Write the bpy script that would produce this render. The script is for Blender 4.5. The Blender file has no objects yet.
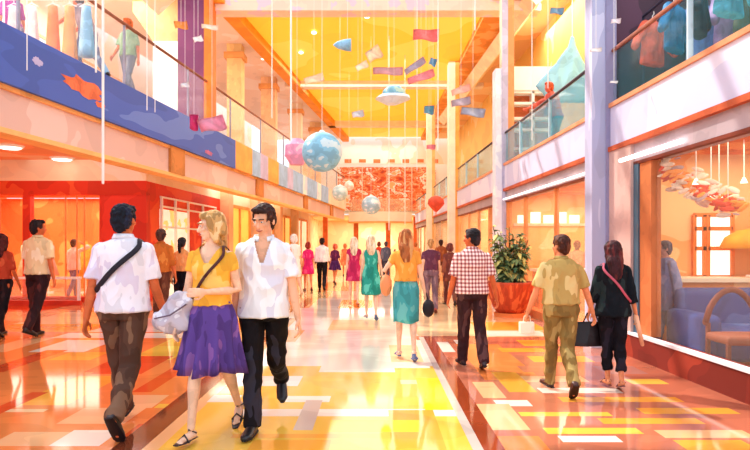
import bpy, bmesh, math, random
from mathutils import Vector, Matrix, noise
random.seed(7)
C = bpy.context.scene
col = C.collection
PI = math.pi
# ------------------------------------------------------------------ camera, world, sun, exposure
F, CXP, HY, CH = 600.0, 375.0, 246.0, 1.5      # focal length in px, centre column, horizon row, eye height
cam_d = bpy.data.cameras.new('camera'); cam = bpy.data.objects.new('camera', cam_d); col.objects.link(cam)
cam.location = (0, 0, CH); cam.rotation_euler = (PI/2, 0, 0)
cam_d.sensor_width = 36; cam_d.lens = 36*F/750; cam_d.shift_y = 21/750; cam_d.clip_end = 300
C.camera = cam
C.view_settings.view_transform = 'Standard'; C.view_settings.look = 'None'
C.view_settings.gamma = 1; C.view_settings.exposure = -0.03
w = bpy.data.worlds.new('world'); C.world = w; w.use_nodes = True
w.node_tree.nodes['Background'].inputs[0].default_value = (0.78, 0.87, 1.0, 1)
w.node_tree.nodes['Background'].inputs[1].default_value = 1.6
sd = bpy.data.lights.new('sun', 'SUN'); sd.energy = 4.2; sd.color = (1, 0.93, 0.82); sd.angle = math.radians(1.0)
sun = bpy.data.objects.new('sun', sd); col.objects.link(sun)
sun.rotation_euler = Vector((0.50, -0.42, -0.76)).to_track_quat('-Z', 'Y').to_euler()
def area(name, loc, sx, sy, power, color=(1, .97, .95), direction=(0, 0, -1)):
    l = bpy.data.lights.new(name, 'AREA'); l.shape = 'RECTANGLE'; l.size = sx; l.size_y = sy
    l.energy = power; l.color = color
    o = bpy.data.objects.new(name, l); col.objects.link(o); o.location = loc
    o.rotation_euler = Vector(direction).to_track_quat('-Z', 'Y').to_euler()
    return o
area('atrium_fill', (0, 22, 8.35), 7, 10, 430)  # added fill lights brightening the hall, no fittings behind them
area('atrium_fill', (0.3, 32.5, 8.2), 5.4, 13, 430)
area('gallery_underside_fill', (-7.5, 12, 3.8), 3.5, 8, 330)  # added fill for the space under the left gallery
area('gallery_underside_fill', (-6.0, 27, 3.7), 2.5, 12, 330)
area('red_shop_fill', (-9.6, 18.9, 3.15), 6.4, 4.8, 330, (1, .88, .7))  # added fill brightening the red shop interior
area('window_shop_fill', (5.2, 6.5, 2.85), 2.2, 4.5, 95, (1, .9, .72))  # added fill for the right shop interiors, apart from their pendants and tubes
area('window_shop_fill', (5.4, 13, 2.85), 2.6, 5, 210, (1, .8, .55))
area('window_shop_fill', (5.4, 21.5, 2.85), 2.6, 6, 280, (1, .8, .55))
area('upper_gallery_fill', (-7.3, 12, 8.2), 3, 12, 620, (1, .96, .92))  # fill lights added over the upper galleries
area('upper_gallery_fill', (5.2, 14, 8.2), 2, 10, 420, (1, .94, .84))
area('far_hall_fill', (0, 44, 3.4), 6, 4, 420, (1, .92, .8))  # added fill that whitens the far hall

# ------------------------------------------------------------------ helpers
def lin(c):
    return tuple(((v/255)/12.92 if v/255 <= .04045 else ((v/255+.055)/1.055)**2.4) for v in c)
def at(x, y, d): return Vector(((x-CXP)/F*d, d, CH+(HY-y)/F*d))
def gd(y): return F*CH/(y-HY)
def LW(d): return -6.383+.113*d         # lateral of the left gallery edge
def RW(d): return 3.73-.03*d            # lateral of the right shop line
MC = {}
def mat(c, rough=.6, var=.12, scale=2.0, metal=0, emit=0, spec=.3, coat=0, stretch=(1,1,1), c2=None, bump=0, key=None):
    k = (tuple(c), rough, var, scale, metal, emit, spec, coat, stretch, c2, bump)
    if k in MC: return MC[k]
    m = bpy.data.materials.new('surface_%02x%02x%02x' % tuple(c)); m.use_nodes = True
    nt = m.node_tree; b = nt.nodes['Principled BSDF']
    b.inputs['Roughness'].default_value = rough; b.inputs['Metallic'].default_value = metal
    b.inputs['Specular IOR Level'].default_value = spec; b.inputs['Coat Weight'].default_value = coat
    l = lin(c); 
    tc = nt.nodes.new('ShaderNodeTexCoord'); mp = nt.nodes.new('ShaderNodeMapping'); mp.inputs['Scale'].default_value = stretch
    nt.links.new(tc.outputs['Object'], mp.inputs[0])
    nz = nt.nodes.new('ShaderNodeTexNoise'); nz.inputs['Scale'].default_value = scale; nz.inputs['Detail'].default_value = 2
    nt.links.new(mp.outputs[0], nz.inputs[0])
    rp = nt.nodes.new('ShaderNodeValToRGB'); rp.color_ramp.interpolation = 'CONSTANT'
    el = rp.color_ramp.elements
    hi = lin(c2) if c2 else tuple(min(1, v*(1+var)+var*.03) for v in l); lo = tuple(v*(1-var) for v in l)
    el[0].position = 0; el[0].color = (*lo, 1)
    el[1].position = .45; el[1].color = (*l, 1)
    e = el.new(.56); e.color = (*hi, 1)
    nt.links.new(nz.outputs['Fac'], rp.inputs[0]); nt.links.new(rp.outputs[0], b.inputs['Base Color'])
    if emit:
        nt.links.new(rp.outputs[0], b.inputs['Emission Color']); b.inputs['Emission Strength'].default_value = emit
    if bump:
        bn = nt.nodes.new('ShaderNodeBump'); bn.inputs['Strength'].default_value = bump; bn.inputs['Distance'].default_value = .02
        n2 = nt.nodes.new('ShaderNodeTexNoise'); n2.inputs['Scale'].default_value = scale*4; nt.links.new(tc.outputs['Object'], n2.inputs[0])
        nt.links.new(n2.outputs['Fac'], bn.inputs['Height']); nt.links.new(bn.outputs[0], b.inputs['Normal'])
    MC[k] = m; return m
def glass(c=(235, 245, 250), alpha=.16, rough=.03):
    k = ('glass', c, alpha, rough)
    if k in MC: return MC[k]
    m = bpy.data.materials.new('tinted_glass'); m.use_nodes = True; nt = m.node_tree
    for n in list(nt.nodes): nt.nodes.remove(n)
    out = nt.nodes.new('ShaderNodeOutputMaterial'); mx = nt.nodes.new('ShaderNodeMixShader'); tr = nt.nodes.new('ShaderNodeBsdfTransparent')
    pb = nt.nodes.new('ShaderNodeBsdfPrincipled'); pb.inputs['Base Color'].default_value = (*lin(c), 1); pb.inputs['Roughness'].default_value = rough
    mx.inputs[0].default_value = alpha
    nt.links.new(tr.outputs[0], mx.inputs[1]); nt.links.new(pb.outputs[0], mx.inputs[2]); nt.links.new(mx.outputs[0], out.inputs[0])
    MC[k] = m; return m
def obj(name, bm, m, parent=None, smooth=False):
    me = bpy.data.meshes.new(name)
    if isinstance(bm, bpy.types.Mesh): me = bm
    else:
        bmesh.ops.recalc_face_normals(bm, faces=bm.faces); bm.to_mesh(me); bm.free()
    me.name = name
    for mm in (m if isinstance(m, (list, tuple)) else [m]): me.materials.append(mm)
    if smooth:
        for p in me.polygons: p.use_smooth = True
    o = bpy.data.objects.new(name, me); col.objects.link(o)
    if parent: o.parent = parent
    return o
def thing(name, label, cat, loc=(0, 0, 0), rz=0, group=None, s=1):
    o = bpy.data.objects.new(name, None); col.objects.link(o); o.empty_display_size = .1
    o.location = loc; o.rotation_euler = (0, 0, rz); o.scale = (s, s, s)
    o['label'] = label; o['category'] = cat
    if group: o['group'] = group
    return o
def tag(o, label, cat, group=None, kind=None):
    o['label'] = label; o['category'] = cat
    if group: o['group'] = group
    if kind: o['kind'] = kind
    return o
def struct(name, bm, m, parent=None):
    o = obj(name, bm, m, parent)
    if not parent: o['kind'] = 'structure'
    return o
def N(): return bmesh.new()
def box(bm, x0, x1, y0, y1, z0, z1, mi=0):
    v = [bm.verts.new(p) for p in ((x0,y0,z0),(x1,y0,z0),(x1,y1,z0),(x0,y1,z0),(x0,y0,z1),(x1,y0,z1),(x1,y1,z1),(x0,y1,z1))]
    for f in ((3,2,1,0),(4,5,6,7),(0,1,5,4),(1,2,6,5),(2,3,7,6),(3,0,4,7)):
        bm.faces.new([v[i] for i in f]).material_index = mi
    return bm
def slab(bm, A, B, n0, n1, z0, z1, mi=0):
    """vertical slab along ground segment A-B, offset n0..n1 to its right-hand side (+x side)"""
    A = Vector(A); B = Vector(B); t = (B-A).normalized(); n = Vector((t.y, -t.x))
    p = [A+n*n0, B+n*n0, B+n*n1, A+n*n1]
    v = [bm.verts.new((q.x, q.y, z)) for z in (z0, z1) for q in p]
    for f in ((3,2,1,0),(4,5,6,7),(0,1,5,4),(1,2,6,5),(2,3,7,6),(3,0,4,7)):
        bm.faces.new([v[i] for i in f]).material_index = mi
    return bm
def LS(bm, d0, d1, n0, n1, z0, z1, off=0, mi=0): return slab(bm, (LW(d0)+off, d0), (LW(d1)+off, d1), n0, n1, z0, z1, mi)
def RS(bm, d0, d1, n0, n1, z0, z1, off=0, mi=0): return slab(bm, (RW(d0)+off, d0), (RW(d1)+off, d1), n0, n1, z0, z1, mi)
def loft(bm, rings, n=14, cap=True, mi=0):
    """rings: (centre, u, v) half axis vectors"""
    R = []
    for c, u, v in rings:
        c = Vector(c); u = Vector(u); v = Vector(v)
        R.append([bm.verts.new(c+u*math.cos(2*PI*i/n)+v*math.sin(2*PI*i/n)) for i in range(n)])
    for a, b in zip(R, R[1:]):
        for i in range(n): bm.faces.new((a[i], a[(i+1) % n], b[(i+1) % n], b[i])).material_index = mi
    if cap:
        bm.faces.new(R[0][::-1]).material_index = mi; bm.faces.new(R[-1]).material_index = mi
    return R
def ell(bm, c, rx, ry, rz, M=None, n=14, k=8, mi=0):
    c = Vector(c); R = []
    M = M or Matrix.Identity(3)
    top = bm.verts.new(c+M@Vector((0,0,rz))); bot = bm.verts.new(c+M@Vector((0,0,-rz)))
    for j in range(1, k):
        a = PI*j/k
        R.append([bm.verts.new(c+M@Vector((rx*math.sin(a)*math.cos(2*PI*i/n), ry*math.sin(a)*math.sin(2*PI*i/n), rz*math.cos(a)))) for i in range(n)])
    for i in range(n):
        bm.faces.new((top, R[0][i], R[0][(i+1) % n])).material_index = mi
        bm.faces.new((bot, R[-1][(i+1) % n], R[-1][i])).material_index = mi
    for a, b in zip(R, R[1:]):
        for i in range(n): bm.faces.new((a[i], b[i], b[(i+1) % n], a[(i+1) % n])).material_index = mi
def tube(bm, pts, rad, n=10, flat=1.0, up=None, ends=True, mi=0):
    pts = [Vector(p) for p in pts]
    if not hasattr(rad, '__len__'): rad = [rad]*len(pts)
    rings = []
    pu = None
    for i, p in enumerate(pts):
        t = (pts[min(i+1, len(pts)-1)]-pts[max(i-1, 0)]).normalized()
        ref = Vector(up) if up is not None else (pu if pu is not None else (Vector((1,0,0)) if abs(t.x) < .8 else Vector((0,1,0))))
        u = (ref-t*ref.dot(t)).normalized(); v = t.cross(u)
        if up is None: pu = u
        rings.append((p, u*rad[i], v*rad[i]*flat))
    loft(bm, rings, n, True, mi)
    if ends:
        for i in (0, -1): ell(bm, pts[i], rad[i]*.98, rad[i]*.98, rad[i]*.98, n=n, k=6, mi=mi)
def remesh(bm, vox, smooth=3, fold=None, cut=None):
    me = bpy.data.meshes.new('tmp'); bmesh.ops.recalc_face_normals(bm, faces=bm.faces); bm.to_mesh(me); bm.free()
    o = bpy.data.objects.new('tmp', me); col.objects.link(o)
    r = o.modifiers.new('r', 'REMESH'); r.mode = 'VOXEL'; r.voxel_size = vox
    s = o.modifiers.new('s', 'SMOOTH'); s.factor = .6; s.iterations = smooth
    dg = bpy.context.evaluated_depsgraph_get(); m2 = bpy.data.meshes.new_from_object(o.evaluated_get(dg))
    bpy.data.objects.remove(o); bpy.data.meshes.remove(me)
    if fold or cut:
        b = bmesh.new(); b.from_mesh(m2)
        if fold:
            b.normal_update()
            new = [v.co+v.normal*fold(v.co) for v in b.verts]
            for v, c in zip(b.verts, new): v.co = c
        if cut:
            bmesh.ops.delete(b, geom=[f for f in b.faces if cut(f.calc_center_median())], context='FACES')
        b.to_mesh(m2); b.free()
    for p in m2.polygons: p.use_smooth = True
    return m2
def noisef(amp, sx, sy, sz, seed=0):
    def f(c):
        a = noise.noise(Vector((c.x*sx+seed, c.y*sy, c.z*sz+seed*.7)))
        return amp*(1-abs(a)*3.0)
    return f

# ------------------------------------------------------------------ the floor: coloured strips and zones, with light and reflections painted on
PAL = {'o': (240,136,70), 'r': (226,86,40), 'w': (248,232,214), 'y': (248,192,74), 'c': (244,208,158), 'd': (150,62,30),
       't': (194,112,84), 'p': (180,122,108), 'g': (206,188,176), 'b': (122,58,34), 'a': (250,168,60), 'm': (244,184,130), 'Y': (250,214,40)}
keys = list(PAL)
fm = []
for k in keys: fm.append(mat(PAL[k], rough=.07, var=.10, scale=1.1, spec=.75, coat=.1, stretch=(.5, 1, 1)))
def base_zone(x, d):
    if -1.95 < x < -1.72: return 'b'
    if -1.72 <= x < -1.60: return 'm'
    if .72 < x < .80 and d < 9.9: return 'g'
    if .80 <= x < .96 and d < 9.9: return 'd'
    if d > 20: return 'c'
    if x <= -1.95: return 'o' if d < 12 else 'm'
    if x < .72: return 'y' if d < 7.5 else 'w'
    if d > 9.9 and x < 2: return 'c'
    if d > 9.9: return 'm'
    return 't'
patch = []          # (x0,x1,d0,d1,key) of painted light and reflections
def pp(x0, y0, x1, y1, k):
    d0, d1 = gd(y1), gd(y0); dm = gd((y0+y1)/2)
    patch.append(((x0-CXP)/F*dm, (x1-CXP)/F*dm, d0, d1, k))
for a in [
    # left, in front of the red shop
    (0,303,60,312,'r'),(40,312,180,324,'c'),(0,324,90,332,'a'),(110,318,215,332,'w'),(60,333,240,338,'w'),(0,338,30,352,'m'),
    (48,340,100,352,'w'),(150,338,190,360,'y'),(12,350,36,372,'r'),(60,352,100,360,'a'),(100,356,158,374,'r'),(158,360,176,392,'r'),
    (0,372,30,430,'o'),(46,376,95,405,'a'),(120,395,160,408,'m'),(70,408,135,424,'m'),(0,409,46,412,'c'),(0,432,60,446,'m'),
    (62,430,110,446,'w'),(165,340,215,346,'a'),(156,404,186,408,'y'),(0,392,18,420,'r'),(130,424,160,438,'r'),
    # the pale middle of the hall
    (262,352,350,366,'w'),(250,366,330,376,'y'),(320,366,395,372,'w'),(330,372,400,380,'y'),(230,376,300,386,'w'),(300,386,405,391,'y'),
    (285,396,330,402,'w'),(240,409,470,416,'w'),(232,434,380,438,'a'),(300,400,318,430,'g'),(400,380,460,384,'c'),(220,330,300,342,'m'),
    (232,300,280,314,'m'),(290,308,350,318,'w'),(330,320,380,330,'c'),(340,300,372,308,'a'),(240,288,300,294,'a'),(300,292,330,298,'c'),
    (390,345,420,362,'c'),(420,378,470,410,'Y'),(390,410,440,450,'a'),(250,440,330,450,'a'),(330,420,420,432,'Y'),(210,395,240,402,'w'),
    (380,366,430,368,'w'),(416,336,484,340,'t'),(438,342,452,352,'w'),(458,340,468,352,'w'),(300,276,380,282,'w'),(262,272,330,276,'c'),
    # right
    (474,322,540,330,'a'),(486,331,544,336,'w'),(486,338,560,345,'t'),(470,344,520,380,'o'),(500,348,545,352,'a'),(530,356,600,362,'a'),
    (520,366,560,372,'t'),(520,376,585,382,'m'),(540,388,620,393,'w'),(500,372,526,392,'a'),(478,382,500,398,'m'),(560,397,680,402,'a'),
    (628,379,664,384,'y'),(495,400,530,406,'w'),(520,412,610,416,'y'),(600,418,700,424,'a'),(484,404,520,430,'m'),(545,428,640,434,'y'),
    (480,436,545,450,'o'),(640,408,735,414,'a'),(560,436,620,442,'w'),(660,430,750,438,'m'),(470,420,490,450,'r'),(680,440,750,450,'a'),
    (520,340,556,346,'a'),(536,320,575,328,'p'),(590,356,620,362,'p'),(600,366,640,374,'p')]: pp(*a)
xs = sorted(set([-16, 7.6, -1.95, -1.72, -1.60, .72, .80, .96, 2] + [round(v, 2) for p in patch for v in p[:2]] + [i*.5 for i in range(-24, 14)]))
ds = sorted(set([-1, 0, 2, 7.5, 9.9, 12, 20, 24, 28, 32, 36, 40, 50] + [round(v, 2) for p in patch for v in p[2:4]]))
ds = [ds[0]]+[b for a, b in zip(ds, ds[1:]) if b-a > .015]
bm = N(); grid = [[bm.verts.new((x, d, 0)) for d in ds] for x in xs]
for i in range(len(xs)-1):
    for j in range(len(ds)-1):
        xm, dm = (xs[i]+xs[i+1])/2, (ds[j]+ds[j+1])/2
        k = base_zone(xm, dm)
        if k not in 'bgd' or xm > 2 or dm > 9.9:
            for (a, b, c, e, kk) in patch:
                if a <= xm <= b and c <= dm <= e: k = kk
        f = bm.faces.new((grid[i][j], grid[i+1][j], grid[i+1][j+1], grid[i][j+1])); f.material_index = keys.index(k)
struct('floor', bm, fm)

# ------------------------------------------------------------------ left side of the atrium
CREAM = mat((250,228,200), var=.08, scale=.8); WHITE = mat((250,246,242), var=.05, scale=.9, c2=(236,226,240))
ORNG = mat((240,170,100), var=.12, scale=1.2); BROWN = mat((176,96,62), var=.15); PINK = mat((232,190,176), var=.08, scale=.7, c2=(240,206,194))
RED = mat((226,62,30), var=.14, scale=.9, c2=(238,92,44)); WTRIM = mat((255,250,240), var=.02); YEL = mat((255,206,92), var=.1, scale=.8, c2=(255,224,140))
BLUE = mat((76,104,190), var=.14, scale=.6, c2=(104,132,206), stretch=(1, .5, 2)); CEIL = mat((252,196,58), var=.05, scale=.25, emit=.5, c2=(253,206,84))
PURP = mat((122,62,104), var=.12, scale=.8); LILAC = mat((196,188,226), var=.08); LBLUE = mat((160,196,236), var=.08); OR2 = mat((250,176,84), var=.1)
D0, D1 = 3.0, 39.0
# gallery slab, fascia and soffit
g = struct('trim_1', LS(N(), D0, D1, 0, -3.9, 3.85, 4.62), PINK)
fa = struct('wall_left_fascia', LS(N(), D0, D1, -.02, -.30, 3.22, 3.85), PINK)
obj('edge_band', LS(N(), D0, D1, .03, -.32, 3.14, 3.22), mat((252,196,120), var=.06), fa)
obj('top_band', LS(N(), D0, D1, .03, -.10, 3.78, 3.85), ORNG, fa)
for d in (14.0, 20.5, 27.5, 34): obj('bracket', LS(N(), d, d+.75, .05, -.3, 3.22, 3.85), mat((206,130,62)), fa)
struct('ceiling_under_gallery', LS(N(), D0, D1, -.3, -7.5, 3.80, 3.86), mat((250,176,124), var=.12, scale=.5, c2=(252,210,170)))
# parapet of coloured panels
par = thing('gallery_parapet', 'long parapet of blue, orange and lilac panels edging the left upper gallery', 'parapet', (0, 0, 3.85))
def seg(a, b, m, name='panel'):
    o = obj(name, LS(N(), a, b, .10, .01, 0, .85), m, par); return o
seg(3, 18.2, BLUE)
cuts = [(18.2,19.8,OR2),(19.8,20.7,LBLUE),(20.7,21.6,LILAC),(21.6,23,OR2),(23,24.3,LBLUE),(24.3,25.2,LILAC),(25.2,27,LBLUE),(27,27.8,WHITE),(27.8,30,LBLUE),(30,31,WHITE),(31,33,LBLUE),(33,39,CREAM)]
for a, b, m in cuts: seg(a, b, m)
# splash of orange, lilac and small paint marks on the blue panel: thin applied shapes
def blob_on_left(dc, zc, rd, rz, m, seed, name='painted_splash', n=22):
    bm = N(); random.seed(seed)
    pts = []
    for i in range(n):
        a = 2*PI*i/n; k = .65+.5*random.random(); d = dc+rd*k*math.cos(a); z = zc+rz*k*math.sin(a)
        pts.append((LW(d)+.10, d, z))
    v = [bm.verts.new(p) for p in pts]; v2 = [bm.verts.new((p[0]+.006, p[1], p[2])) for p in pts]
    bm.faces.new(v2)
    for i in range(n): bm.faces.new((v[i], v[(i+1) % n], v2[(i+1) % n], v2[i]))
    o = obj(name, bm, m, par); o.location.z = -3.85; return o
blob_on_left(10.55, 4.28, .62, .17, mat((240,112,66), var=.2, scale=4), 3)
blob_on_left(11.0, 4.08, .16, .06, mat((240,112,66)), 5); blob_on_left(9.3, 4.36, .12, .07, LILAC, 6)
blob_on_left(16.1, 4.0, .3, .07, mat((190,110,150)), 8)
# glass balustrade
bal = thing('glass_balustrade', 'glass balustrade with bronze handrail on the left upper gallery', 'balustrade', (0, 0, 4.7))
obj('glass_panel', LS(N(), D0, D1, .01, -.01, 0, 1.2), glass((230,240,245), .10), bal)
tb = N(); tube(tb, [(LW(D0), D0, 1.25), (LW(D1), D1, 1.25)], .035, n=10); obj('handrail', tb, mat((150,92,66), rough=.4), bal, True)
for d in range(6, 39, 3): obj('post', LS(N(), d, d+.04, .02, -.02, 0, 1.22), mat((150,150,170), rough=.4), bal)
# back walls of the left side
A0, A1 = (-10.2, 3), (-8.0, 39)
struct('wall_left', slab(N(), A0, A1, 0, -.2, 4.6, 9.5), mat((252,244,230), var=.04, scale=.5, c2=(255,234,196)))
struct('wall_left_lower', slab(N(), (-13.5, 3), (-13.5, 22), 0, -.2, 0, 3.9), mat((244,140,70), var=.15))
# upper left shop fronts: cream pilasters, gabled awning, purple partition with orange pillar
def part_wall(name, label, cat, d, x0, x1, z0, z1, m, th=.25):
    return tag(obj(name, box(N(), x0, x1, d, d+th, z0, z1), m), label, cat)
pw = thing('partition_wall', 'tall plum purple partition wall with orange edge on the left gallery', 'partition', (-5.0, 16.3, 4.7))
obj('panel', box(N(), -.36, .38, 0, .3, 0, 3.75), PURP, pw); obj('edge_pillar', box(N(), .38, .58, -.1, .4, 0, 3.75), mat((238,128,44)), pw)
pc = thing('cream_partition', 'white and cream partition with pitched top beside the purple wall on the gallery', 'partition', (-5.72, 16.4, 4.7))
obj('panel', box(N(), -.35, .35, 0, .25, 0, 2.4), mat((255,250,238), var=.03), pc)
b = N(); v = [b.verts.new(p) for p in ((-.9,0,3.2),(-.35,0,2.4),(.35,0,2.4),(.35,0,3.6),(-.2,0,3.1),(-.9,0,3.75))]; f = b.faces.new(v)
ex = bmesh.ops.extrude_face_region(b, geom=[f]); bmesh.ops.translate(b, verts=[q for q in ex['geom'] if isinstance(q, bmesh.types.BMVert)], vec=(0,.25,0))
obj('gable', b, mat((232,196,130), var=.12), pc)
for i, (d, wd, m) in enumerate([(11.5,.5,CREAM),(20.5,.5,mat((250,214,150))),(24.5,.6,mat((246,196,150))),(29,.6,CREAM),(33.5,.6,mat((250,210,160)))]):
    xx = LW(d)-.75
    t = thing('gallery_pillar', ['pale square pillar behind the leaning visitors on the left gallery','honey coloured gallery pillar just right of the purple wall','apricot gallery pillar above the yellow lit shop','cream gallery pillar behind the big blue globe','farthest gallery pillar on the left side'][i], 'pillar', (xx, d, 4.62), 0, 'pillars on the left gallery')
    if i == 0: t.location.x = -8.6
    obj('shaft', box(N(), -wd/2, wd/2, 0, .5, 0, 3.9), m, t); obj('capital', box(N(), -wd/2-.08, wd/2+.08, -.08, .58, 3.3, 3.5), ORNG, t)
# upper windows on the left back wall
for i, d in enumerate((12.5, 16, 20, 25, 30, 35)):
    t = (d-3)/36; x = -10.2+2.2*t
    wn = bpy.data.objects.new('window_%d' % (i+1), None); col.objects.link(wn); wn.location = (x+.02, d, 4.7); wn['kind'] = 'structure'
    wn.rotation_euler.z = -math.atan2(2.2, 36)
    obj('pane', box(N(), 0, .04, -1.2, 1.2, .3, 2.6), mat((255,246,226), var=.04, rough=.3, c2=(206,228,240), emit=.25), wn)
    fr = N()
    for y in (-1.25, 0, 1.2): box(fr, 0, .08, y-.04, y+.05, .3, 2.6)
    for z in (.26, 1.7, 2.6): box(fr, 0, .08, -1.3, 1.3, z, z+.07)
    obj('window_frame', fr, mat((240,190,130)), wn)

# red shop under the gallery
SD = 16.0
rs = thing('red_shop_front', 'red framed corner shop front under the left gallery', 'shop front', (-6.1, SD, 0))
fr = N()
box(fr, -9, 0, 0, .25, 2.92, 3.24); box(fr, -9, 0, -.02, .22, 2.86, 2.94)
obj('header_beam', fr, RED, rs)
obj('red_panel', box(N(), -1.25, 0, 0, .25, 0, 2.88), mat((222,58,34), var=.15, scale=.8), rs)
for x in (-3.2, -6.6): obj('post', box(N(), x-.1, x+.1, 0, .2, .12, 2.88), RED, rs)
obj('plinth', box(N(), -9, 0, -.06, .3, 0, .14), mat((196,52,30)), rs)
for (a, b_) in ((-3.1, -1.25), (-6.5, -3.3)):
    obj('display_glass', box(N(), a, b_, .1, .12, .14, 2.86), glass((255,190,120), .07), rs)
fr = N()
for x in (-1.7, -1.9, -2.2): box(fr, x, x+.03, .06, .09, .14, 2.86)
obj('glazing_bar', fr, mat((250,160,90)), rs)
# side wall with door
A, B = (-6.1, 16.25), (-5.75, 22.5)
sw = N(); slab(sw, A, B, 0, -.2, 2.55, 3.24); slab(sw, A, (-6.07, 16.9), 0, -.2, 0, 2.55); slab(sw, (-5.95, 19.0), B, 0, -.2, 0, 2.55)
o = obj('side_wall', sw, RED, rs); o.location = (6.1, -SD, 0)
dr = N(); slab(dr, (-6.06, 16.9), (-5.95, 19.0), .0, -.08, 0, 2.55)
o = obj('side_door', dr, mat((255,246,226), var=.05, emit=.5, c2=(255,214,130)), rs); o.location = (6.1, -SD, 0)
df = N()
for a in (16.9, 17.9, 18.95, 20.3, 21.6): slab(df, (-6.1+.056*(a-16.25)+.01, a), (-6.1+.056*(a+.07-16.25)+.01, a+.07), .06, 0, 0, 2.9)
for z in (2.02, 2.6, 2.86): slab(df, (-6.08, 16.9), (-5.78, 21.7), .05, 0, z, z+.05)
o = obj('door_frame', df, WTRIM, rs); o.location = (6.1, -SD, 0)
# cream wall above the shop, shop back wall
struct('wall_left_header', box(N(), -13.5, -6.1, 16.0, 16.25, 3.24, 3.85), mat((254,234,196), var=.06, scale=.7, c2=(255,242,216)))
struct('wall_left_side_header', slab(N(), A, B, 0, -.2, 3.24, 3.85), mat((254,234,196), var=.06, scale=.7, c2=(255,242,216)))
struct('wall_shop_back', box(N(), -13.4, -6.3, 21.5, 21.7, 0, 3.2), mat((246,132,62), var=.2, scale=.7, c2=(252,176,96)))
struct('ceiling_shop', box(N(), -13.4, -6.3, 16.3, 21.5, 3.22, 3.25), mat((246,120,60)))
# garments and displays inside the red shop
cols = [((250,196,90),'yellow'),((252,226,190),'cream'),((196,150,140),'dusty mauve'),((244,170,60),'amber'),((250,214,140),'pale gold'),((236,110,60),'coral')]
for i, x in enumerate((-12.2, -11.2, -10.5, -9.3, -8.2, -7.3)):
    c, nm = cols[i]
    t = thing('dress_form', '%s garment on a display stand deep inside the red shop' % nm, 'mannequin', (x, 19.3, 0), 0, 'display garments in the red shop')
    b = N(); loft(b, [((0,0,.55),(.34,0,0),(0,.2,0)),((0,0,1.0),(.2,0,0),(0,.13,0)),((0,0,1.12),(.15,0,0),(0,.1,0)),((0,0,1.4),(.2,0,0),(0,.12,0)),((0,0,1.52),(.17,0,0),(0,.09,0)),((0,0,1.58),(.06,0,0),(0,.05,0)),((0,0,1.66),(.05,0,0),(0,.05,0))], n=18)
    obj('garment', b, mat(c, var=.2, scale=4), t, True)
    b = N(); tube(b, [(0,0,0),(0,0,.6)], .02); loft(b, [((0,0,0),(.16,0,0),(0,.16,0)),((0,0,.03),(.15,0,0),(0,.15,0))]); obj('stand', b, WTRIM, t)
# low glass railing with white top in front of the shop
rl = thing('low_barrier', 'low glass barrier with white top rail before the red shop', 'railing', (-9.2, 15.2, 0))
obj('top_rail', box(N(), -3.5, 1.75, -.05, .05, .66, .72), WTRIM, rl)
obj('glass_panel', box(N(), -3.5, 1.75, -.01, .01, .12, .66), glass((255,230,200), .14), rl)
obj('bottom_rail', box(N(), -3.5, 1.75, -.06, .06, .0, .12), mat((214,60,32)), rl)
for x in (-3.4, -.9, 1.7): obj('post', box(N(), x-.03, x+.03, -.03, .03, .1, .68), WTRIM, rl)
# ceiling lamps under gallery
for i, (px, py) in enumerate(((10,146),(62,158))):
    d = F*(3.79-CH)/(HY-py); p = at(px, py, d)
    t = thing('ceiling_lamp', ['round white ceiling lamp under the gallery at the far left','second round ceiling lamp under the left gallery, above the red shop'][i], 'lamp', (p.x, d, 3.80), 0, 'round lamps under the left gallery')
    b = N(); loft(b, [((0,0,-.05),(.26,0,0),(0,.26,0)),((0,0,0),(.3,0,0),(0,.3,0))], n=24); obj('rim', b, WTRIM, t)
    b = N(); loft(b, [((0,0,-.075),(.2,0,0),(0,.2,0)),((0,0,-.05),(.24,0,0),(0,.24,0))], n=24); obj('diffuser', b, mat((255,252,240), emit=3, var=0), t)
# farther left shops: wall with lit show windows between pilasters
struct('wall_left_far', slab(N(), (-5.75, 22.5), (-4.2, 39), 0, -.3, 0, 3.85), mat((252,222,180), var=.08, scale=.5, c2=(253,234,206)))
fx = lambda d: -5.75+(d-22.5)*(1.55/16.5)
for i, (a, b_, m) in enumerate([(23.0,25.6,YEL),(26.6,29.4,mat((255,238,190), var=.08, c2=(255,206,110), scale=1.2)),(30.4,33,mat((255,214,120), var=.1)),(34,37.5,mat((255,236,200), var=.1))]):
    t = thing('shop_window', ['amber lit show window directly behind the couple','pale lit show window right of the man in the white shirt','golden show window behind the pink dress','farthest cream show window on the left'][i], 'shop window', (0,0,0), 0, 'lit show windows on the left')
    b = N(); slab(b, (fx(a), a), (fx(b_), b_), .06, .0, .3, 3.0)
    mm = m.copy(); bs = mm.node_tree.nodes['Principled BSDF']; 
    src = [l.from_socket for l in mm.node_tree.links if l.to_socket == bs.inputs['Base Color']][0]
    mm.node_tree.links.new(src, bs.inputs['Emission Color']); bs.inputs['Emission Strength'].default_value = .55
    obj('lit_display', b, mm, t)
    b = N(); slab(b, (fx(a), a), (fx(b_), b_), .12, .05, 3.0, 3.12); slab(b, (fx(a), a), (fx(b_), b_), .12, .05, .22, .3)
    for q in (a, (a+b_)/2, b_): slab(b, (fx(q), q), (fx(q+.12), q+.12), .12, .05, .3, 3.0)
    obj('window_frame', b, mat((236,150,70)), t)
for i, d in enumerate((22.3, 26.0, 29.9, 33.5)):
    b = N(); slab(b, (fx(d), d), (fx(d+.5), d+.5), .35, 0, 0, 3.8)
    tag(obj('pilaster', b, mat((242,190,140), var=.1, scale=.8)), ['orange pilaster at the far corner of the red shop','orange pilaster between the amber and the pale show windows','orange pilaster between the pale and golden show windows','farthest orange pilaster on the left'][i], 'pilaster', 'pilasters between left show windows')

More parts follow.
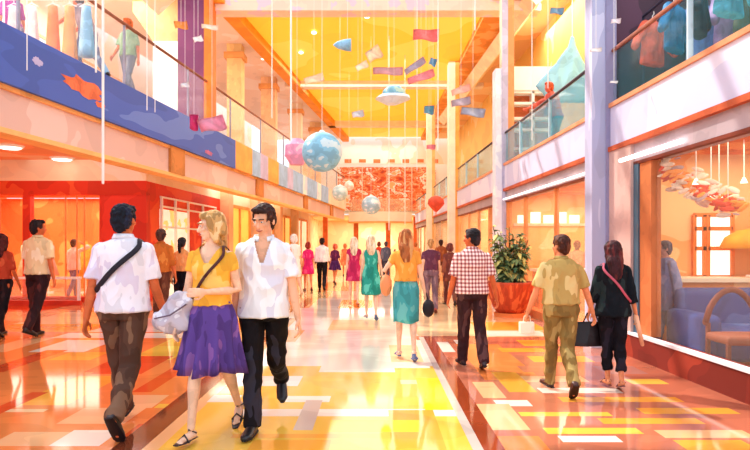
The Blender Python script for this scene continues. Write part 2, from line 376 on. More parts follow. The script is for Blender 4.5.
# ------------------------------------------------------------------ ceiling
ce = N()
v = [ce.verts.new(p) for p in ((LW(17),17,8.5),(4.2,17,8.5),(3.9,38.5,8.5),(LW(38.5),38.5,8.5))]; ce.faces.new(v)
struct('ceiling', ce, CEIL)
b = N(); LS(b, 16.5, 38.6, -.0, -4.5, 8.42, 8.6); struct('ceiling_left', b, mat((246,222,208), var=.08, scale=.5, c2=(250,236,230)))
b = N(); LS(b, 16.5, 38.6, .35, -.05, 8.2, 8.5); struct('trim_2', b, mat((248,156,40), var=.1))
b = N(); slab(b, (4.2, 16.5), (3.9, 38.6), 0, 5, 8.42, 8.6); struct('ceiling_right', b, mat((250,196,140), var=.12, scale=.4, c2=(255,222,180)))
b = N(); slab(b, (4.15, 16.5), (3.85, 38.6), -.9, 0, 8.3, 8.5); struct('trim_3', b, mat((248,160,70), var=.12, c2=(252,190,110)))
b = N(); LS(b, 3, 16.5, -.6, -4.5, 8.42, 8.6); struct('ceiling_left_near', b, mat((246,224,214), var=.06))
b = N(); slab(b, (5.0, 3), (4.8, 16.5), 0, 4, 8.42, 8.6); struct('ceiling_right_near', b, mat((250,180,100)))
bn = 3
for d, th, z0, m in ((16.6,.5,8.02,mat((254,226,200), var=.06, c2=(250,214,224))),(25.4,.45,8.25,mat((255,240,226), var=.05)),(33.5,.5,8.2,mat((255,236,214), var=.05))):
    bn += 1; struct('trim_%d' % bn, box(N(), LW(d)-.3, 4.6, d, d+th, z0, 8.5), m)
b = N()
for d in (4, 6.5, 9, 11.5, 14): box(b, -4.6, 4.7, d, d+.14, 8.5, 8.66)
for x in (-3, -1, 1, 3): box(b, x-.06, x+.06, 1, 16.6, 8.52, 8.64)
struct('trim_14', b, mat((246,240,236), var=.04))
# diagonal pale girder on the right of the ceiling
b = N(); v0 = Vector((4.3, 16, 8.2)); v1 = Vector((3.2, 28, 7.4)); tube(b, [v0, v1], .28, n=4, ends=False); 
tag(obj('ceiling_girder', b, mat((252,220,180), var=.08)), 'pale diagonal girder under the right edge of the yellow ceiling', 'girder')
# small ceiling spots
for i, (px, py) in enumerate(((314,32),(301,52),(263,58),(367,16))):
    d = F*(8.46-CH)/(HY-py); p = at(px, py, d)
    b = N(); ell(b, (0,0,0), .09, .09, .05); o = obj('ceiling_spotlight', b, mat((255,252,235), emit=2.5, var=0)); o.location = (p.x, d, 8.44)
    tag(o, ['small white spotlight in the yellow ceiling, left of the blue hemisphere','small dim spotlight nearest the big blue globe in the yellow ceiling','small spotlight on the left rim of the yellow ceiling','small spotlight close behind the front ceiling beam'][i], 'spotlight', 'spots in the yellow ceiling')

# ------------------------------------------------------------------ far end: materials paled to stand in for bright haze
FD = 40.0
struct('wall_far', box(N(), -4.5, 5.2, FD+1.2, FD+1.4, 3.7, 9), mat((255,246,234), var=.05, scale=.6))
struct('wall_far_upper', box(N(), -4.5, 5.2, FD-.6, FD-.4, 6.9, 8.6), mat((255,248,238), var=.04, scale=.6, c2=(252,232,206)))
b = N()
for i in range(7): box(b, -2.0+i*.95, -1.55+i*.95, FD-.62, FD-.58, 6.95+.03*(i%2), 7.2)
struct('trim_7', b, mat((226,130,76)))
bal2 = thing('curved_balcony', 'curved cream balcony closing the far end of the hall', 'balcony', (0, FD, 0))
b = N(); n = 24
def arc(i, r=0): 
    a = -1+2*i/n; return Vector((.35+a*2.1, .9*(a*a-1) + r, 0))
for i in range(n):
    p, q = arc(i), arc(i+1)
    slab(b, (p.x, p.y-.0), (q.x, q.y), 0, -.25, 3.1, 3.75)
obj('parapet', b, mat((255,240,216), var=.05, scale=.5), bal2)
b = N()
for i in range(n):
    p, q = arc(i), arc(i+1); slab(b, (p.x, p.y), (q.x, q.y), .05, -.3, 3.02, 3.12)
obj('lower_band', b, ORNG, bal2)
b = N()
for i in range(n):
    p, q = arc(i), arc(i+1); slab(b, (p.x, p.y), (q.x, q.y), -.1, -.12, 3.75, 4.6)
obj('balustrade_glass', b, glass((255,225,190), .25), bal2)
obj('balcony_deck', box(N(), -1.8, 2.5, .0, 1.15, 3.5, 3.6), CREAM, bal2)
mu = thing('mosaic_mural', 'orange and white abstract mural on the far upper wall', 'mural', (0, FD+1.1, 0))
mm = mat((240,120,64), var=.2, scale=.9, stretch=(1,1,1.7)).copy(); rp = [n for n in mm.node_tree.nodes if n.type == 'VALTORGB'][0]
nzz = [n for n in mm.node_tree.nodes if n.type == 'TEX_NOISE'][0]; nzz.inputs['Detail'].default_value = 4; nzz.inputs['Scale'].default_value = 1.3
for pos, cc in ((.33, (224,84,44)), (.40, (240,124,66)), (.47, (250,196,150)), (.50, (236,110,60)), (.57, (255,240,222)), (.62, (252,184,120))):
    e = rp.color_ramp.elements.new(pos); e.color = (*lin(cc), 1)
ee = rp.color_ramp.elements
for e in ee:
    if abs(e.position-.45) < .001 or abs(e.position-.56) < .001: e.color = (*lin((244,146,90)), 1)
ee[0].color = (*lin((196,70,50)), 1)
obj('panel', box(N(), -2.6, 4.2, 0, .08, 3.9, 6.9), mm, mu)
b = N()
for x in (-2.6, -.9, .8, 2.5, 4.15): box(b, x, x+.05, -.04, .0, 3.9, 6.9)
obj('frame', b, CREAM, mu)
struct('wall_far_lower', box(N(), -5.5, 5.5, 47, 47.2, 0, 3.6), mat((250,204,156), var=.12, scale=.5, c2=(255,228,190)))
struct('ceiling_far_lower', box(N(), -5, 5.2, 40.3, 47, 3.5, 3.6), mat((250,214,170)))
struct('wall_far_left', box(N(), -5.2, -4.4, 39, 47, 0, 9), mat((252,216,170)))
struct('wall_far_right', box(N(), 3.4, 5.4, 39.5, 47, 0, 3.6), mat((252,216,170)))
struct('wall_far_right_upper', slab(N(), (6.3, 30), (5.0, 41.4), 0, .3, 3.5, 9), mat((252,226,180), var=.08))
for i, x in enumerate((-3.4, -1.3, .9, 2.8)):
    b = N(); box(b, x-.16, x+.16, 41, 41.3, 0, 3.5)
    tag(obj('far_pillar', b, mat((238,120,62), var=.1)), ['orange pillar under the far balcony, behind the white dress','orange pillar under the far balcony, behind the blonde women','orange pillar under the far balcony, right of the dark suited man','orange pillar under the far balcony near the red lantern'][i], 'pillar', 'pillars under the far balcony')

# ------------------------------------------------------------------ right side
RE0, RE1 = 2.0, 38.5
PARW = mat((208,208,234), var=.05, scale=.45, c2=(226,224,242)); PURC = mat((182,186,216), var=.10, scale=1.2, c2=(206,208,232), stretch=(2,2,.4))
struct('wall_right_parapet', RS(N(), RE0, RE1, .0, .35, 2.95, 3.55), PARW)
b = N(); RS(b, RE0, RE1, -.04, .3, 2.88, 2.95); struct('trim_8', b, mat((190,86,44), var=.12))
b = N(); RS(b, RE0, RE1, -.03, .1, 3.53, 3.59); struct('trim_9', b, mat((224,150,104), var=.1))
struct('trim_10', RS(N(), RE0, RE1, .03, .3, 2.63, 2.88), mat((176,160,166), var=.08))
b = N(); RS(b, RE0, RE1, .02, .1, 2.60, 2.64); struct('trim_11', b, mat((120,50,30)))
struct('floor_right_gallery', RS(N(), RE0, RE1, .3, 5.5, 3.35, 3.5), mat((236,190,150)))
struct('ceiling_right_shops', RS(N(), RE0, RE1, .3, 5.5, 2.9, 3.0), mat((230,120,70), var=.15, c2=(246,160,100)))
b = N(); RS(b, RE0, 8.3, -.03, .2, .0, .30); struct('baseboard_right', b, mat((128,40,28), var=.16, scale=.9, c2=(160,56,36)))
b = N(); RS(b, RE0, 8.3, -.05, .04, .30, .335); struct('trim_12', b, mat((236,232,236), var=.04))
b = N(); RS(b, 9.3, 15.1, -.03, .2, .0, .16); struct('baseboard_right_far', b, mat((226,140,84), var=.1))
b = N(); RS(b, 17.2, 38, -.03, .2, .0, .16); struct('baseboard_right_end', b, mat((240,170,110), var=.1))
# shop window 1 (nearest)
def shopwin(i, a, c, fm, label_mats, z0=.33, bars=(), gl=None):
    wn = bpy.data.objects.new('window_%d' % i, None); col.objects.link(wn); wn['kind'] = 'structure'
    obj('pane', RS(N(), a, c, .10, .115, z0, 2.62), gl or glass((255,220,190), .045), wn)
    b = N(); RS(b, a-.08, a, .05, .16, z0, 2.62); RS(b, c, c+.32, .04, .17, z0, 2.62)
    for q in bars: RS(b, q, q+.05, .06, .15, z0, 2.62)
    obj('window_frame', b, fm, wn); return wn
shopwin(7, 2.0, 7.69, mat((196,112,62), var=.12), None)
b = N(); RS(b, 8.0, 8.14, .02, .2, 0, 2.62); struct('trim_13', b, mat((64,96,116), var=.1, rough=.3))
b = N(); RS(b, 8.14, 8.85, -.02, .25, 0, 2.88); struct('wall_right_jamb', b, mat((206,170,160), var=.08))
shopwin(8, 9.4, 15.1, mat((226,150,90), var=.1), None, .16, (11.5, 13.6), glass((255,220,180), .14))
shopwin(9, 17.3, 22.0, mat((240,180,120), var=.1), None, .16, (18.8, 20.4), glass((255,230,200), .25))
shopwin(10, 23.2, 29.0, mat((246,200,150), var=.1), None, .16, (25, 27), glass((255,236,214), .35))
shopwin(11, 30.2, 37.5, mat((246,206,160), var=.1), None, .16, (32, 34, 36), glass((255,240,220), .45))
# columns along the right side
def column(d, wd, dp, label, m, zt=9.2, m2=None):
    x = RW(d); t = thing('square_column', label, 'column', (x, d, 0), 0, None)
    obj('shaft', box(N(), -wd, .06, 0, dp, 0.12, zt), m, t)
    obj('base', box(N(), -wd-.02, .08, -.02, dp+.02, 0, .12), mat((220,214,226)), t)
    if m2: obj('side_strip', box(N(), -.06, .09, -.03, 0, .12, 8.4), m2, t)
    return t
column(8.86, .26, .30, 'big pale violet square column at right, behind the handbag woman', PURC, 9.2, mat((150,146,180), var=.06))
column(15.2, .22, .4, 'white square column standing behind the potted shrub', mat((240,238,246), var=.06, c2=(255,255,255)), 6.0, mat((196,190,214)))
column(22.4, .30, .5, 'slim orange edged column above the plaid shirt man', mat((253,236,214), var=.05), 8.4, mat((246,176,90)))
column(29.4, .30, .5, 'farthest pale column on the right side', mat((254,232,204), var=.05), 8.4, mat((246,190,120)))
# orange upper pillar on the right gallery next to the white column
t = thing('gallery_pillar', 'tan orange pillar rising from the right gallery beside the white column', 'pillar', (RW(15.7)+.05, 15.3, 3.5))
obj('shaft', box(N(), 0, .24, 0, .4, 0, 5), mat((240,160,100), var=.12), t); obj('light_edge', box(N(), -.05, 0, 0, .4, 0, 5), mat((255,224,180)), t)
# right glass balustrades
for i, (a, c, tint, al) in enumerate(((2.0, 8.8, (70,150,160), .10), (9.45, 15.6, (70,170,190), .42), (16.6, 22.3, (120,190,190), .4), (22.95, 29.3, (150,200,200), .4), (30, 38, (220,220,200), .3))):
    t = thing('gallery_balustrade', ['dark tinted glass balustrade above the nearest right shop','teal glass balustrade between the violet and white columns','green tinted balustrade bay just past the white column','small teal balustrade bay past the orange edged column','farthest glass balustrade bay on the right'][i], 'balustrade', (0,0,3.59), 0, 'right balustrade bays')
    obj('glass_panel', RS(N(), a, c, .03, .045, 0, .74), glass(tint, al), t)
    b = N(); tube(b, [(RW(a)+.03, a, .78), (RW(c)+.03, c, .78)], .03, n=8); obj('handrail', b, mat((176,110,84) if i == 0 else (70,60,66), rough=.4), t, True)
    b = N()
    for q in (a+(c-a)*.36, a+(c-a)*.7): RS(b, q, q+.03, .0, .06, 0, .78)
    obj('post', b, mat((210,236,244)), t)
# upper right back walls
struct('wall_right', slab(N(), (5.6, 9.3), (5.0, 38.5), 0, .2, 3.4, 9), mat((255,214,120), var=.1, scale=.4, c2=(255,232,170)))
struct('wall_right_near', slab(N(), (5.6, 2), (5.6, 9.1), 0, .2, 3.4, 9), mat((30,48,70), var=.3, scale=1.1, c2=(50,120,160)))
area('upper_gallery_fill', (4.6, 6.5, 6.5), 1.5, 4, 70)  # extra fill added to bring out the hanging jackets
struct('wall_right_divider', box(N(), RW(9.1)+.1, 5.6, 9.1, 9.3, 3.4, 9), mat((72,48,62), var=.2, scale=1.2, c2=(96,60,80)))

# shop interiors on the right, lower
IN = mat((250,176,104), var=.14, scale=.7, c2=(253,204,140), stretch=(1,1,2))
struct('wall_shop_one', box(N(), RW(9.1)+.22, 8.5, 9.2, 9.35, 0, 2.95), IN)
struct('wall_shop_two', box(N(), RW(16)+.22, 8.5, 16.4, 16.55, 0, 2.95), mat((252,196,120), var=.12, scale=.6, c2=(254,220,160)))
struct('wall_shop_three', box(N(), RW(22.6)+.2, 8, 22.7, 22.85, 0, 2.95), mat((252,206,140), var=.12, scale=.6))
struct('wall_shop_right', box(N(), 8.5, 8.7, 2, 38, 0, 2.95), IN)
struct('wall_shop_end', box(N(), RW(29)+.2, 8, 29.2, 29.3, 0, 2.95), mat((253,220,160), var=.1))

# bright inner window on shop one's rear wall
wn = thing('inner_window', 'bright white paned window at the back of the nearest right shop', 'window', (0, 9.2, 0))
p0 = at(694, 277, 9.15); p1 = at(732, 215, 9.15)
obj('pane', box(N(), p0.x, p1.x, -.04, -.02, p0.z, p1.z), mat((255,250,240), emit=1.0, var=.03), wn)
b = N()
for x in (0, .26, .36, 1): 
    q = p0.x+(p1.x-p0.x)*x; box(b, q-.025, q+.025, -.08, -.02, p0.z-.03, p1.z)
box(b, p0.x+.175, p0.x+.205, -.085, -.02, p0.z, p1.z)
for z in (0, .46, .78, 1): 
    q = p0.z+(p1.z-p0.z)*z; box(b, p0.x, p1.x, -.08, -.02, q-.03, q+.03)
obj('window_frame', b, mat((240,130,50), var=.1), wn)
# counters and furniture in shop one
ct = thing('shop_counter', 'orange counter with pale worktop inside the nearest right shop', 'counter', (4.9, 8.62, 0))
obj('body', box(N(), -1.1, 2.2, 0, .5, 0, .98), mat((240,150,92), var=.15, scale=1.2, c2=(250,190,140)), ct)
obj('worktop', box(N(), -1.12, 2.3, -.05, .52, .98, 1.04), mat((255,236,204), var=.04), ct)
sf = thing('blue_sofa', 'blue upholstered sofa just behind the nearest shop window', 'sofa', (4.72, 7.08, 0), math.radians(0))
SB = mat((52,86,160), var=.2, scale=1.5, c2=(84,120,184))
def rbox(bm, x0, x1, y0, y1, z0, z1, r=.06):
    t = N(); box(t, x0, x1, y0, y1, z0, z1); bmesh.ops.bevel(t, geom=t.edges[:], offset=r, segments=3, affect='EDGES', profile=.5)
    me = bpy.data.meshes.new('t'); t.to_mesh(me); t.free(); bm.from_mesh(me); bpy.data.meshes.remove(me)
b = N(); rbox(b, -.75, 1.6, 0, .9, .12, .5); obj('seat', b, SB, sf, True)
b = N(); rbox(b, -.75, 1.6, .7, .98, .3, .95, .1); obj('backrest', b, mat((46,72,136), var=.2, scale=1.5, c2=(70,100,160)), sf, True)
b = N(); rbox(b, -.85, -.6, 0, .95, .12, .68, .08); obj('armrest', b, SB, sf, True)
b = N(); rbox(b, 1.5, 1.75, 0, .95, .12, .68, .08); obj('armrest', b, SB, sf, True)
for x in (-.7, 1.6):
    for y in (.08, .85): obj('leg', box(N(), x-.03, x+.03, y-.03, y+.03, 0, .14), BROWN, sf)
tb = thing('display_table', 'low grey blue display table close to the window baseboard', 'table', (3.95, 5.6, 0))
b = N(); rbox(b, -.2, 2.2, -.2, .4, .12, .5, .04); obj('top', b, mat((150,146,176), var=.15, scale=1.4, c2=(176,160,180)), tb)
for x in (-.12, 2.1):
    for y in (-.12, .3): obj('leg', box(N(), x-.04, x+.04, y-.04, y+.04, 0, .14), BROWN, tb)
ch = thing('hoop_chair', 'chair with dark curved hoop back beside the blue sofa', 'chair', (4.1, 6.9, 0))
b = N(); tube(b, [(-.3+.6*i/12*1.0, 0, .62+.38*math.sin(PI*i/12)**.6) for i in range(13)], .035, n=8); obj('back_hoop', b, mat((120,64,52)), ch, True)
b = N(); rbox(b, -.3, .3, -.45, .02, .42, .52, .04); obj('seat', b, mat((150,84,62)), ch)
for x in (-.27, .27):
    for y in (-.4, 0): obj('leg', box(N(), x-.02, x+.02, y-.02, y+.02, 0, .62 if y == 0 else .44), mat((120,64,52)), ch)
lm = thing('canopy_lamp', 'big amber domed lamp over the counter in the nearest right shop', 'lamp', (5.6, 8.85, 1.045))
b = N(); loft(b, [((0,0,.42),(.5,0,0),(0,.35,0)),((0,0,.58),(.42,0,0),(0,.3,0)),((0,0,.68),(.25,0,0),(0,.2,0)),((0,0,.72),(.05,0,0),(0,.05,0))], n=24); obj('lamp_shade', b, mat((250,160,50), emit=.35), lm, True)
b = N(); tube(b, [(0,0,.01),(0,0,.6)], .02); loft(b, [((0,0,0),(.12,0,0),(0,.12,0)),((0,0,.03),(.11,0,0),(0,.11,0))]); obj('stem', b, WTRIM, lm)
# pendant lights behind the window
for i, (px, ln) in enumerate(((696,.55),(711,.7),(719,.7),(744,.5))):
    d = 7.6+.1*i; p = at(px, 150, d)
    t = thing('pendant_light', ['leftmost thin pendant light behind the nearest shop window','second thin pendant light from the left in the nearest shop','third thin pendant light from the left in the nearest shop','rightmost thin pendant light in the nearest shop'][i], 'lamp', (p.x, d, 2.9), 0, 'pendants in the nearest shop')
    b = N(); tube(b, [(0,0,0),(0,0,-ln)], .008, n=6); obj('cord', b, WTRIM, t)
    b = N(); loft(b, [((0,0,-ln-.07),(.045,0,0),(0,.045,0)),((0,0,-ln),(.015,0,0),(0,.015,0))]); obj('lamp_shade', b, mat((255,246,226), emit=2), t)
# petal ornament hanging in the window
pt = thing('petal_garland', 'hanging garland of white, red and orange petals inside the nearest shop window', 'ornament', (0, 7.7, 0))
random.seed(21)
path = [(664,170),(674,176),(684,181),(694,187),(704,193),(716,199),(728,204),(742,208)]
groups = {'white_petals': (mat((236,214,190), var=.12), 60), 'red_petals': (mat((226,70,42), var=.1), 60), 'orange_petals': (mat((246,150,60), var=.1), 50), 'grey_petals': (mat((176,150,150), var=.1), 8)}
for nm, (m, cnt) in groups.items():
    b = N()
    for k in range(cnt):
        t_ = random.random()*6.99; i = int(t_); f_ = t_-i
        px = path[i][0]*(1-f_)+path[i+1][0]*f_; py = path[i][1]*(1-f_)+path[i+1][1]*f_
        off = {'white_petals': random.choice((-14, -8, 6, 9, 0)), 'red_petals': 0, 'orange_petals': -3, 'grey_petals': -16 if px < 690 else 8}[nm]
        q = at(px+random.uniform(-8, 6), py+off+random.uniform(-6, 6), 7.7+random.uniform(-.15, .15))
        M = Matrix.Rotation(random.uniform(-.9, .5), 3, 'Y') @ Matrix.Rotation(random.uniform(-.6, .6), 3, 'X')
        r = random.uniform(.03, .07)
        ell(b, (q.x, q.y-7.7, q.z), r*1.5, r*.25, r*.55, M, n=8, k=5)
    obj(nm, b, m, pt)
b = N(); q0 = at(664,170,7.7); q1 = at(728,204,7.7)
for q in (q0, q1): tube(b, [(q.x, 0, q.z), (q.x, 0, 2.9)], .006, n=5)
obj('cord', b, WTRIM, pt)
# tube lights on the fascia
for i, (a, c) in enumerate(((8.45, 7.55), (7.5, 6.85))):
    b = N(); tube(b, [(RW(a)-.02, a, 2.70), (RW(c)-.02, c, 2.70)], .028, n=10)
    tag(obj('tube_light', b, mat((255,255,255), emit=2.2, var=0)), ['longer white tube light over the nearest shop window, by the column','shorter white tube light over the nearest shop window, nearer the camera'][i], 'lamp', 'tube lights over the near window')
b = N(); tube(b, [(RW(15.5)-.02, 15.5, 2.68), (RW(9.7)-.02, 9.7, 2.68)], .022, n=8); tag(obj('tube_light', b, mat((255,250,240), emit=1.5, var=0)), 'long thin tube light over the shop behind the potted shrub', 'lamp')
# shop two interior: bright windows and shelf
wn = thing('inner_window', 'row of small white panes at the back of the shop behind the shrub', 'window', (0, 16.4, 0))
b = N()
for k in range(5):
    p0 = at(518+k*13, 224, 16.3); p1 = at(528+k*13, 215-(k % 2)*3, 16.3); box(b, p0.x, p1.x, -.06, -.03, p0.z, p1.z)
obj('pane', b, mat((255,252,244), emit=1.0, var=.02), wn)
b = N(); p0 = at(514, 226, 16.35); p1 = at(590, 224, 16.35); box(b, p0.x, p1.x, -.09, -.02, p0.z, p1.z+.02); obj('sill', b, CREAM, wn)
ct = thing('shop_counter', 'pale wooden counter inside the shop behind the khaki shirt man', 'counter', (4.3, 13.9, 0))
obj('body', box(N(), -.5, 1.6, 0, .6, 0, .9), mat((226,140,84), var=.15), ct); obj('worktop', box(N(), -.55, 1.65, -.05, .65, .9, .96), CREAM, ct)

# upper right displays
def garment(name, label, cat, loc, m, s=1, rz=0, hue=None, seed=1, group=None):
    """a jacket on a hanger: body, two sleeves, hanger hook"""
    t = thing(name, label, cat, loc, rz, group, s)
    b = N(); loft(b, [((0,0,-.75),(.3,0,0),(0,.1,0)),((0,0,-.4),(.24,0,0),(0,.1,0)),((0,0,-.12),(.25,0,0),(0,.1,0)),((0,0,0),(.14,0,0),(0,.06,0)),((0,0,.03),(.06,0,0),(0,.05,0))], n=16)
    for sx in (-1, 1): tube(b, [(sx*.18,0,-.08),(sx*.36,-.02,-.32),(sx*.5,-.04,-.5)], [.09,.075,.07], n=10)
    obj('jacket', remesh(b, .02, 3, noisef(.012, 9, 9, 3, seed)), m, t)
    b = N(); tube(b, [(0,0,0),(0,0,.12),(.04,0,.16),(.03,0,.2)], .008, n=6); obj('hanger', b, WTRIM, t)
    return t
def rail(name, label, x, y0, y1, z0, h, m):
    t = thing(name, label, 'rack', (x, (y0+y1)/2, z0)); L = (y1-y0)/2
    b = N(); tube(b, [(0,-L,h),(0,L,h)], .02); obj('bar', b, m, t)
    for s_ in (-1, 1):
        b = N(); tube(b, [(0,s_*L,0),(0,s_*L,h)], .02); obj('post', b, m, t)
    return t
rail('clothes_rail', 'dark clothes rail on the upper right gallery', 4.0, 5.2, 8.95, 3.5, 1.42, mat((60,60,80)))
GC = [((226,98,70),'coral red'),((40,120,170),'deep blue'),((30,34,50),'black'),((90,190,214),'sky blue'),((196,70,60),'brick red'),((60,140,110),'green')]
for i, (c, nm) in enumerate(GC):
    garment('hanging_jacket', '%s jacket on the rail of the upper right gallery' % nm, 'clothing', (4.0, 8.65-i*.62, 4.72), mat(c, var=.25, scale=4), .82, .45+(i % 3)*.25, seed=i, group='jackets on the upper right rail')
# upper right bay two: white shelf with orange cubes, blue cloud shaped poster, yellow wall
sh = thing('display_shelf', 'white shelf unit with orange cubby holes on the right gallery', 'shelf', (4.05, 15.9, 3.5))
b = N()
for z in (0, .55, 1.05, 1.35, 1.75, 2.05): box(b, -.45, .75, 0, .35, z, z+.07)
for x in (-.45, .12, .7): box(b, x, x+.06, 0, .35, 0, 2.1)
obj('frame', b, WTRIM, sh); obj('back_panel', box(N(), -.42, .72, .3, .34, 0, 2.1), mat((214,110,60), var=.15), sh)
obj('top_panel', box(N(), -.45, .76, -.03, .38, 2.12, 2.75), WTRIM, sh)
for i, (c, nm) in enumerate((((120,150,210),'periwinkle'),((190,160,210),'lilac'),((96,100,70),'olive'),((50,150,196),'bright blue'),((36,130,180),'ocean blue'),((230,110,80),'salmon'),((60,170,206),'turquoise'))):
    garment('hanging_jacket', '%s jacket hanging in the second row of the upper right gallery' % nm, 'clothing', (4.75, 8.7-i*.58, 4.95), mat(c, var=.2, scale=4), 1.05, .3+(i % 2)*.4, seed=i+20, group='jackets in the second row, upper right')
rail('clothes_rail', 'second clothes rail farther back on the upper right gallery', 4.75, 4.9, 9.0, 3.5, 1.66, mat((60,60,80)))
ps = thing('wall_hanging', 'sky blue fabric hanging shaped like a drop on the right gallery', 'wall hanging', (4.75, 14.6, 5.9))
b = N(); loft(b, [((0,0,-.9),(.5,0,0),(0,.06,0)),((-.1,0,-.5),(.75,0,0),(0,.08,0)),((0,0,0),(.4,0,0),(0,.07,0)),((.05,0,.45),(.1,0,0),(0,.05,0)),((.05,0,.7),(.03,0,0),(0,.03,0))], n=16)
obj('fabric', remesh(b, .03, 3, noisef(.02, 4, 4, 2)), mat((150,206,226), var=.12, scale=2), ps)
b = N(); tube(b, [(.05,0,.65),(.05,0,2.6)], .01); obj('cord', b, WTRIM, ps)

# ------------------------------------------------------------------ hanging decorations
CZ = 8.5
def hang(name, label, cat, px, py, d, group=None):
    p = at(px, py, d); return thing(name, label, cat, p, 0, group)
def wire(t, top=CZ, x=0, y=0, z0=0, r=.003, m=None):
    b = N(); tube(b, [(x, y, z0), (x, y, top-t.location.z)], r, n=6, ends=False); obj('cord', b, m or WTRIM, t)
def globe(label, px, py, d, rpx, c, c2, extra=None):
    t = hang('hanging_globe', label, 'globe', px, py, d, None); r = rpx/F*d
    b = N(); ell(b, (0,0,0), r, r, r, n=28, k=16); obj('ball', b, mat(c, var=.2, scale=1.6/r*.8, c2=c2, rough=.45, stretch=(1,1,1.6)), t, True)
    b = N(); loft(b, [((0,0,r*.96),(r*.18,0,0),(0,r*.18,0)),((0,0,r*1.08),(r*.1,0,0),(0,r*.1,0))]); obj('cap', b, WTRIM, t)
    wire(t, z0=r, r=.004); return t
globe('big glossy blue and pale green hanging globe left of centre', 322, 152, 12, 20, (140,200,224), (206,228,232))
globe('small pale green globe hanging just right below the big blue globe', 340, 193, 18, 8, (206,226,214), (240,240,226))
globe('white and sky blue globe hanging low before the far mural', 371, 205, 20, 9.5, (180,214,226), (246,246,244))
globe('small pearl white globe hanging beside the mural at left', 349, 186, 24, 5, (246,232,220), (255,250,244))
t = hang('paper_lantern', 'round red paper lantern hanging near the right columns', 'lantern', 436, 203, 20); r = 8.5/F*20
b = N(); loft(b, [((0,0,-r*1.05),(r*.12,0,0),(0,r*.12,0)),((0,0,-r*.6),(r*.6,0,0),(0,r*.6,0)),((0,0,-r*.1),(r,0,0),(0,r,0)),((0,0,r*.4),(r*.9,0,0),(0,r*.9,0)),((0,0,r*.75),(r*.5,0,0),(0,r*.5,0)),((0,0,r*.85),(r*.15,0,0),(0,r*.15,0))], n=20); obj('shade', b, mat((226,84,56), var=.15, scale=5), t, True); wire(t, z0=r*.8)
b = N(); tube(b, [(0,0,-r),(0,0,-r*1.5)], .012); obj('tassel', b, RED, t)
t = hang('paper_lantern', 'pink fan shaped lantern hanging behind the big blue globe', 'lantern', 297, 152, 13.5); r = 13/F*13.5
b = N(); loft(b, [((0,0,-r),(r*.5,0,0),(0,r*.5,0)),((0,0,-r*.3),(r*.95,0,0),(0,r*.8,0)),((0,0,r*.5),(r*.9,0,0),(0,r*.8,0)),((0,0,r),(r*.4,0,0),(0,r*.4,0))], n=12); obj('shade', b, mat((240,164,196), var=.15, scale=4, c2=(252,206,214)), t); wire(t, z0=r)
t = hang('hat_lantern', 'pale blue domed lantern with wide brim hanging mid ceiling', 'lantern', 394, 97, 15); r = 13/F*15
b = N(); loft(b, [((0,0,0),(r,0,0),(0,r,0)),((0,0,r*.5),(r*.85,0,0),(0,r*.85,0)),((0,0,r*.8),(r*.45,0,0),(0,r*.45,0)),((0,0,r*.88),(.02,0,0),(0,.02,0))], n=20); obj('dome', b, mat((140,196,214), var=.15, scale=4, c2=(190,220,200)), t, True)
b = N(); loft(b, [((-.06,0,-r*.55),(r*.5,0,0),(0,r*.5,0)),((-.03,0,-.05),(r*1.35,0,0),(0,r*1.2,0)),((0,0,.02),(r*1.2,0,0),(0,r*1.1,0))], n=20); obj('brim', b, mat((214,232,246), var=.08), t); wire(t, z0=r*.85)
t = hang('fish_lantern', 'small blue half cone lantern hanging high at the yellow ceiling', 'lantern', 343, 45, 14); r = 9/F*14
b = N(); loft(b, [((-r*1.1,0,0),(0,.01,0),(0,0,.01)),((-r*.6,0,0),(0,r*.4,0),(0,0,r*.4)),((r*.2,0,0),(0,r*.62,0),(0,0,r*.62)),((r*.9,0,0),(0,r*.7,0),(0,0,r*.7))], n=16); obj('cone', b, mat((140,190,220), var=.15, scale=5), t, True); wire(t, x=r*.5, z0=.1)
def sheet(label, px, py, d, wpx, hpx, c, rot=0, curl=.35, name='paper_banner', rw=True):
    t = hang(name, label, 'banner', px, py, d, None); W, H = wpx/F*d, hpx/F*d
    b = N(); nu, nv = 10, 5; G = []
    for i in range(nu+1):
        row = []
        for j in range(nv+1):
            u, v = i/nu-.5, j/nv-.5
            wv = .9+.2*math.sin(u*5+1)
            p = Vector((u*W, curl*H*math.sin(u*6+v*2), v*H*wv)); p = Matrix.Rotation(rot, 3, 'Y') @ p
            row.append(b.verts.new(p))
        G.append(row)
    for i in range(nu):
        for j in range(nv): b.faces.new((G[i][j], G[i+1][j], G[i+1][j+1], G[i][j+1]))
    bmesh.ops.solidify(b, geom=b.faces[:], thickness=.01)
    obj('sheet', b, mat(c, var=.1, scale=4), t, True)
    if rw: wire(t, z0=0)
    return t
sheet('pink oblong paper banner hanging at the upper right of the yellow ceiling', 426, 35, 14, 26, 12, (246,150,150))
sheet('white folded paper banner hanging over the hall centre', 374, 54, 14, 16, 13, (252,232,206), -.6)
sheet('smaller white paper banner below the folded one', 362, 66, 14, 13, 7, (255,240,220), -.5)
sheet('long lilac paper streamer above the second ceiling beam', 388, 71, 15, 30, 8, (220,180,190), 0)
sheet('slanted lilac and blue streamer right of the hall centre', 415, 66, 15, 24, 7, (190,180,200), -.6)
sheet('rose pink paper banner draped near the second beam', 421, 77, 16, 28, 8, (244,170,186), -.35)
sheet('tiny sky blue paper square hanging beside the pink banner', 433, 62, 15, 7, 8, (130,180,214), .3)
sheet('sky blue paper square hanging right of the domed lantern', 429, 110, 17, 10, 9, (130,186,214), 0)
sheet('small white and blue paper flag hanging below the second beam', 358, 114, 17, 12, 7, (226,232,244), -.2)
sheet('white torn paper strip at the left end of the second beam', 314, 79, 16, 20, 8, (255,240,216), -.3)
sheet('small rose flag hanging near the far right columns', 431, 147, 19, 9, 5, (244,160,180), 0)
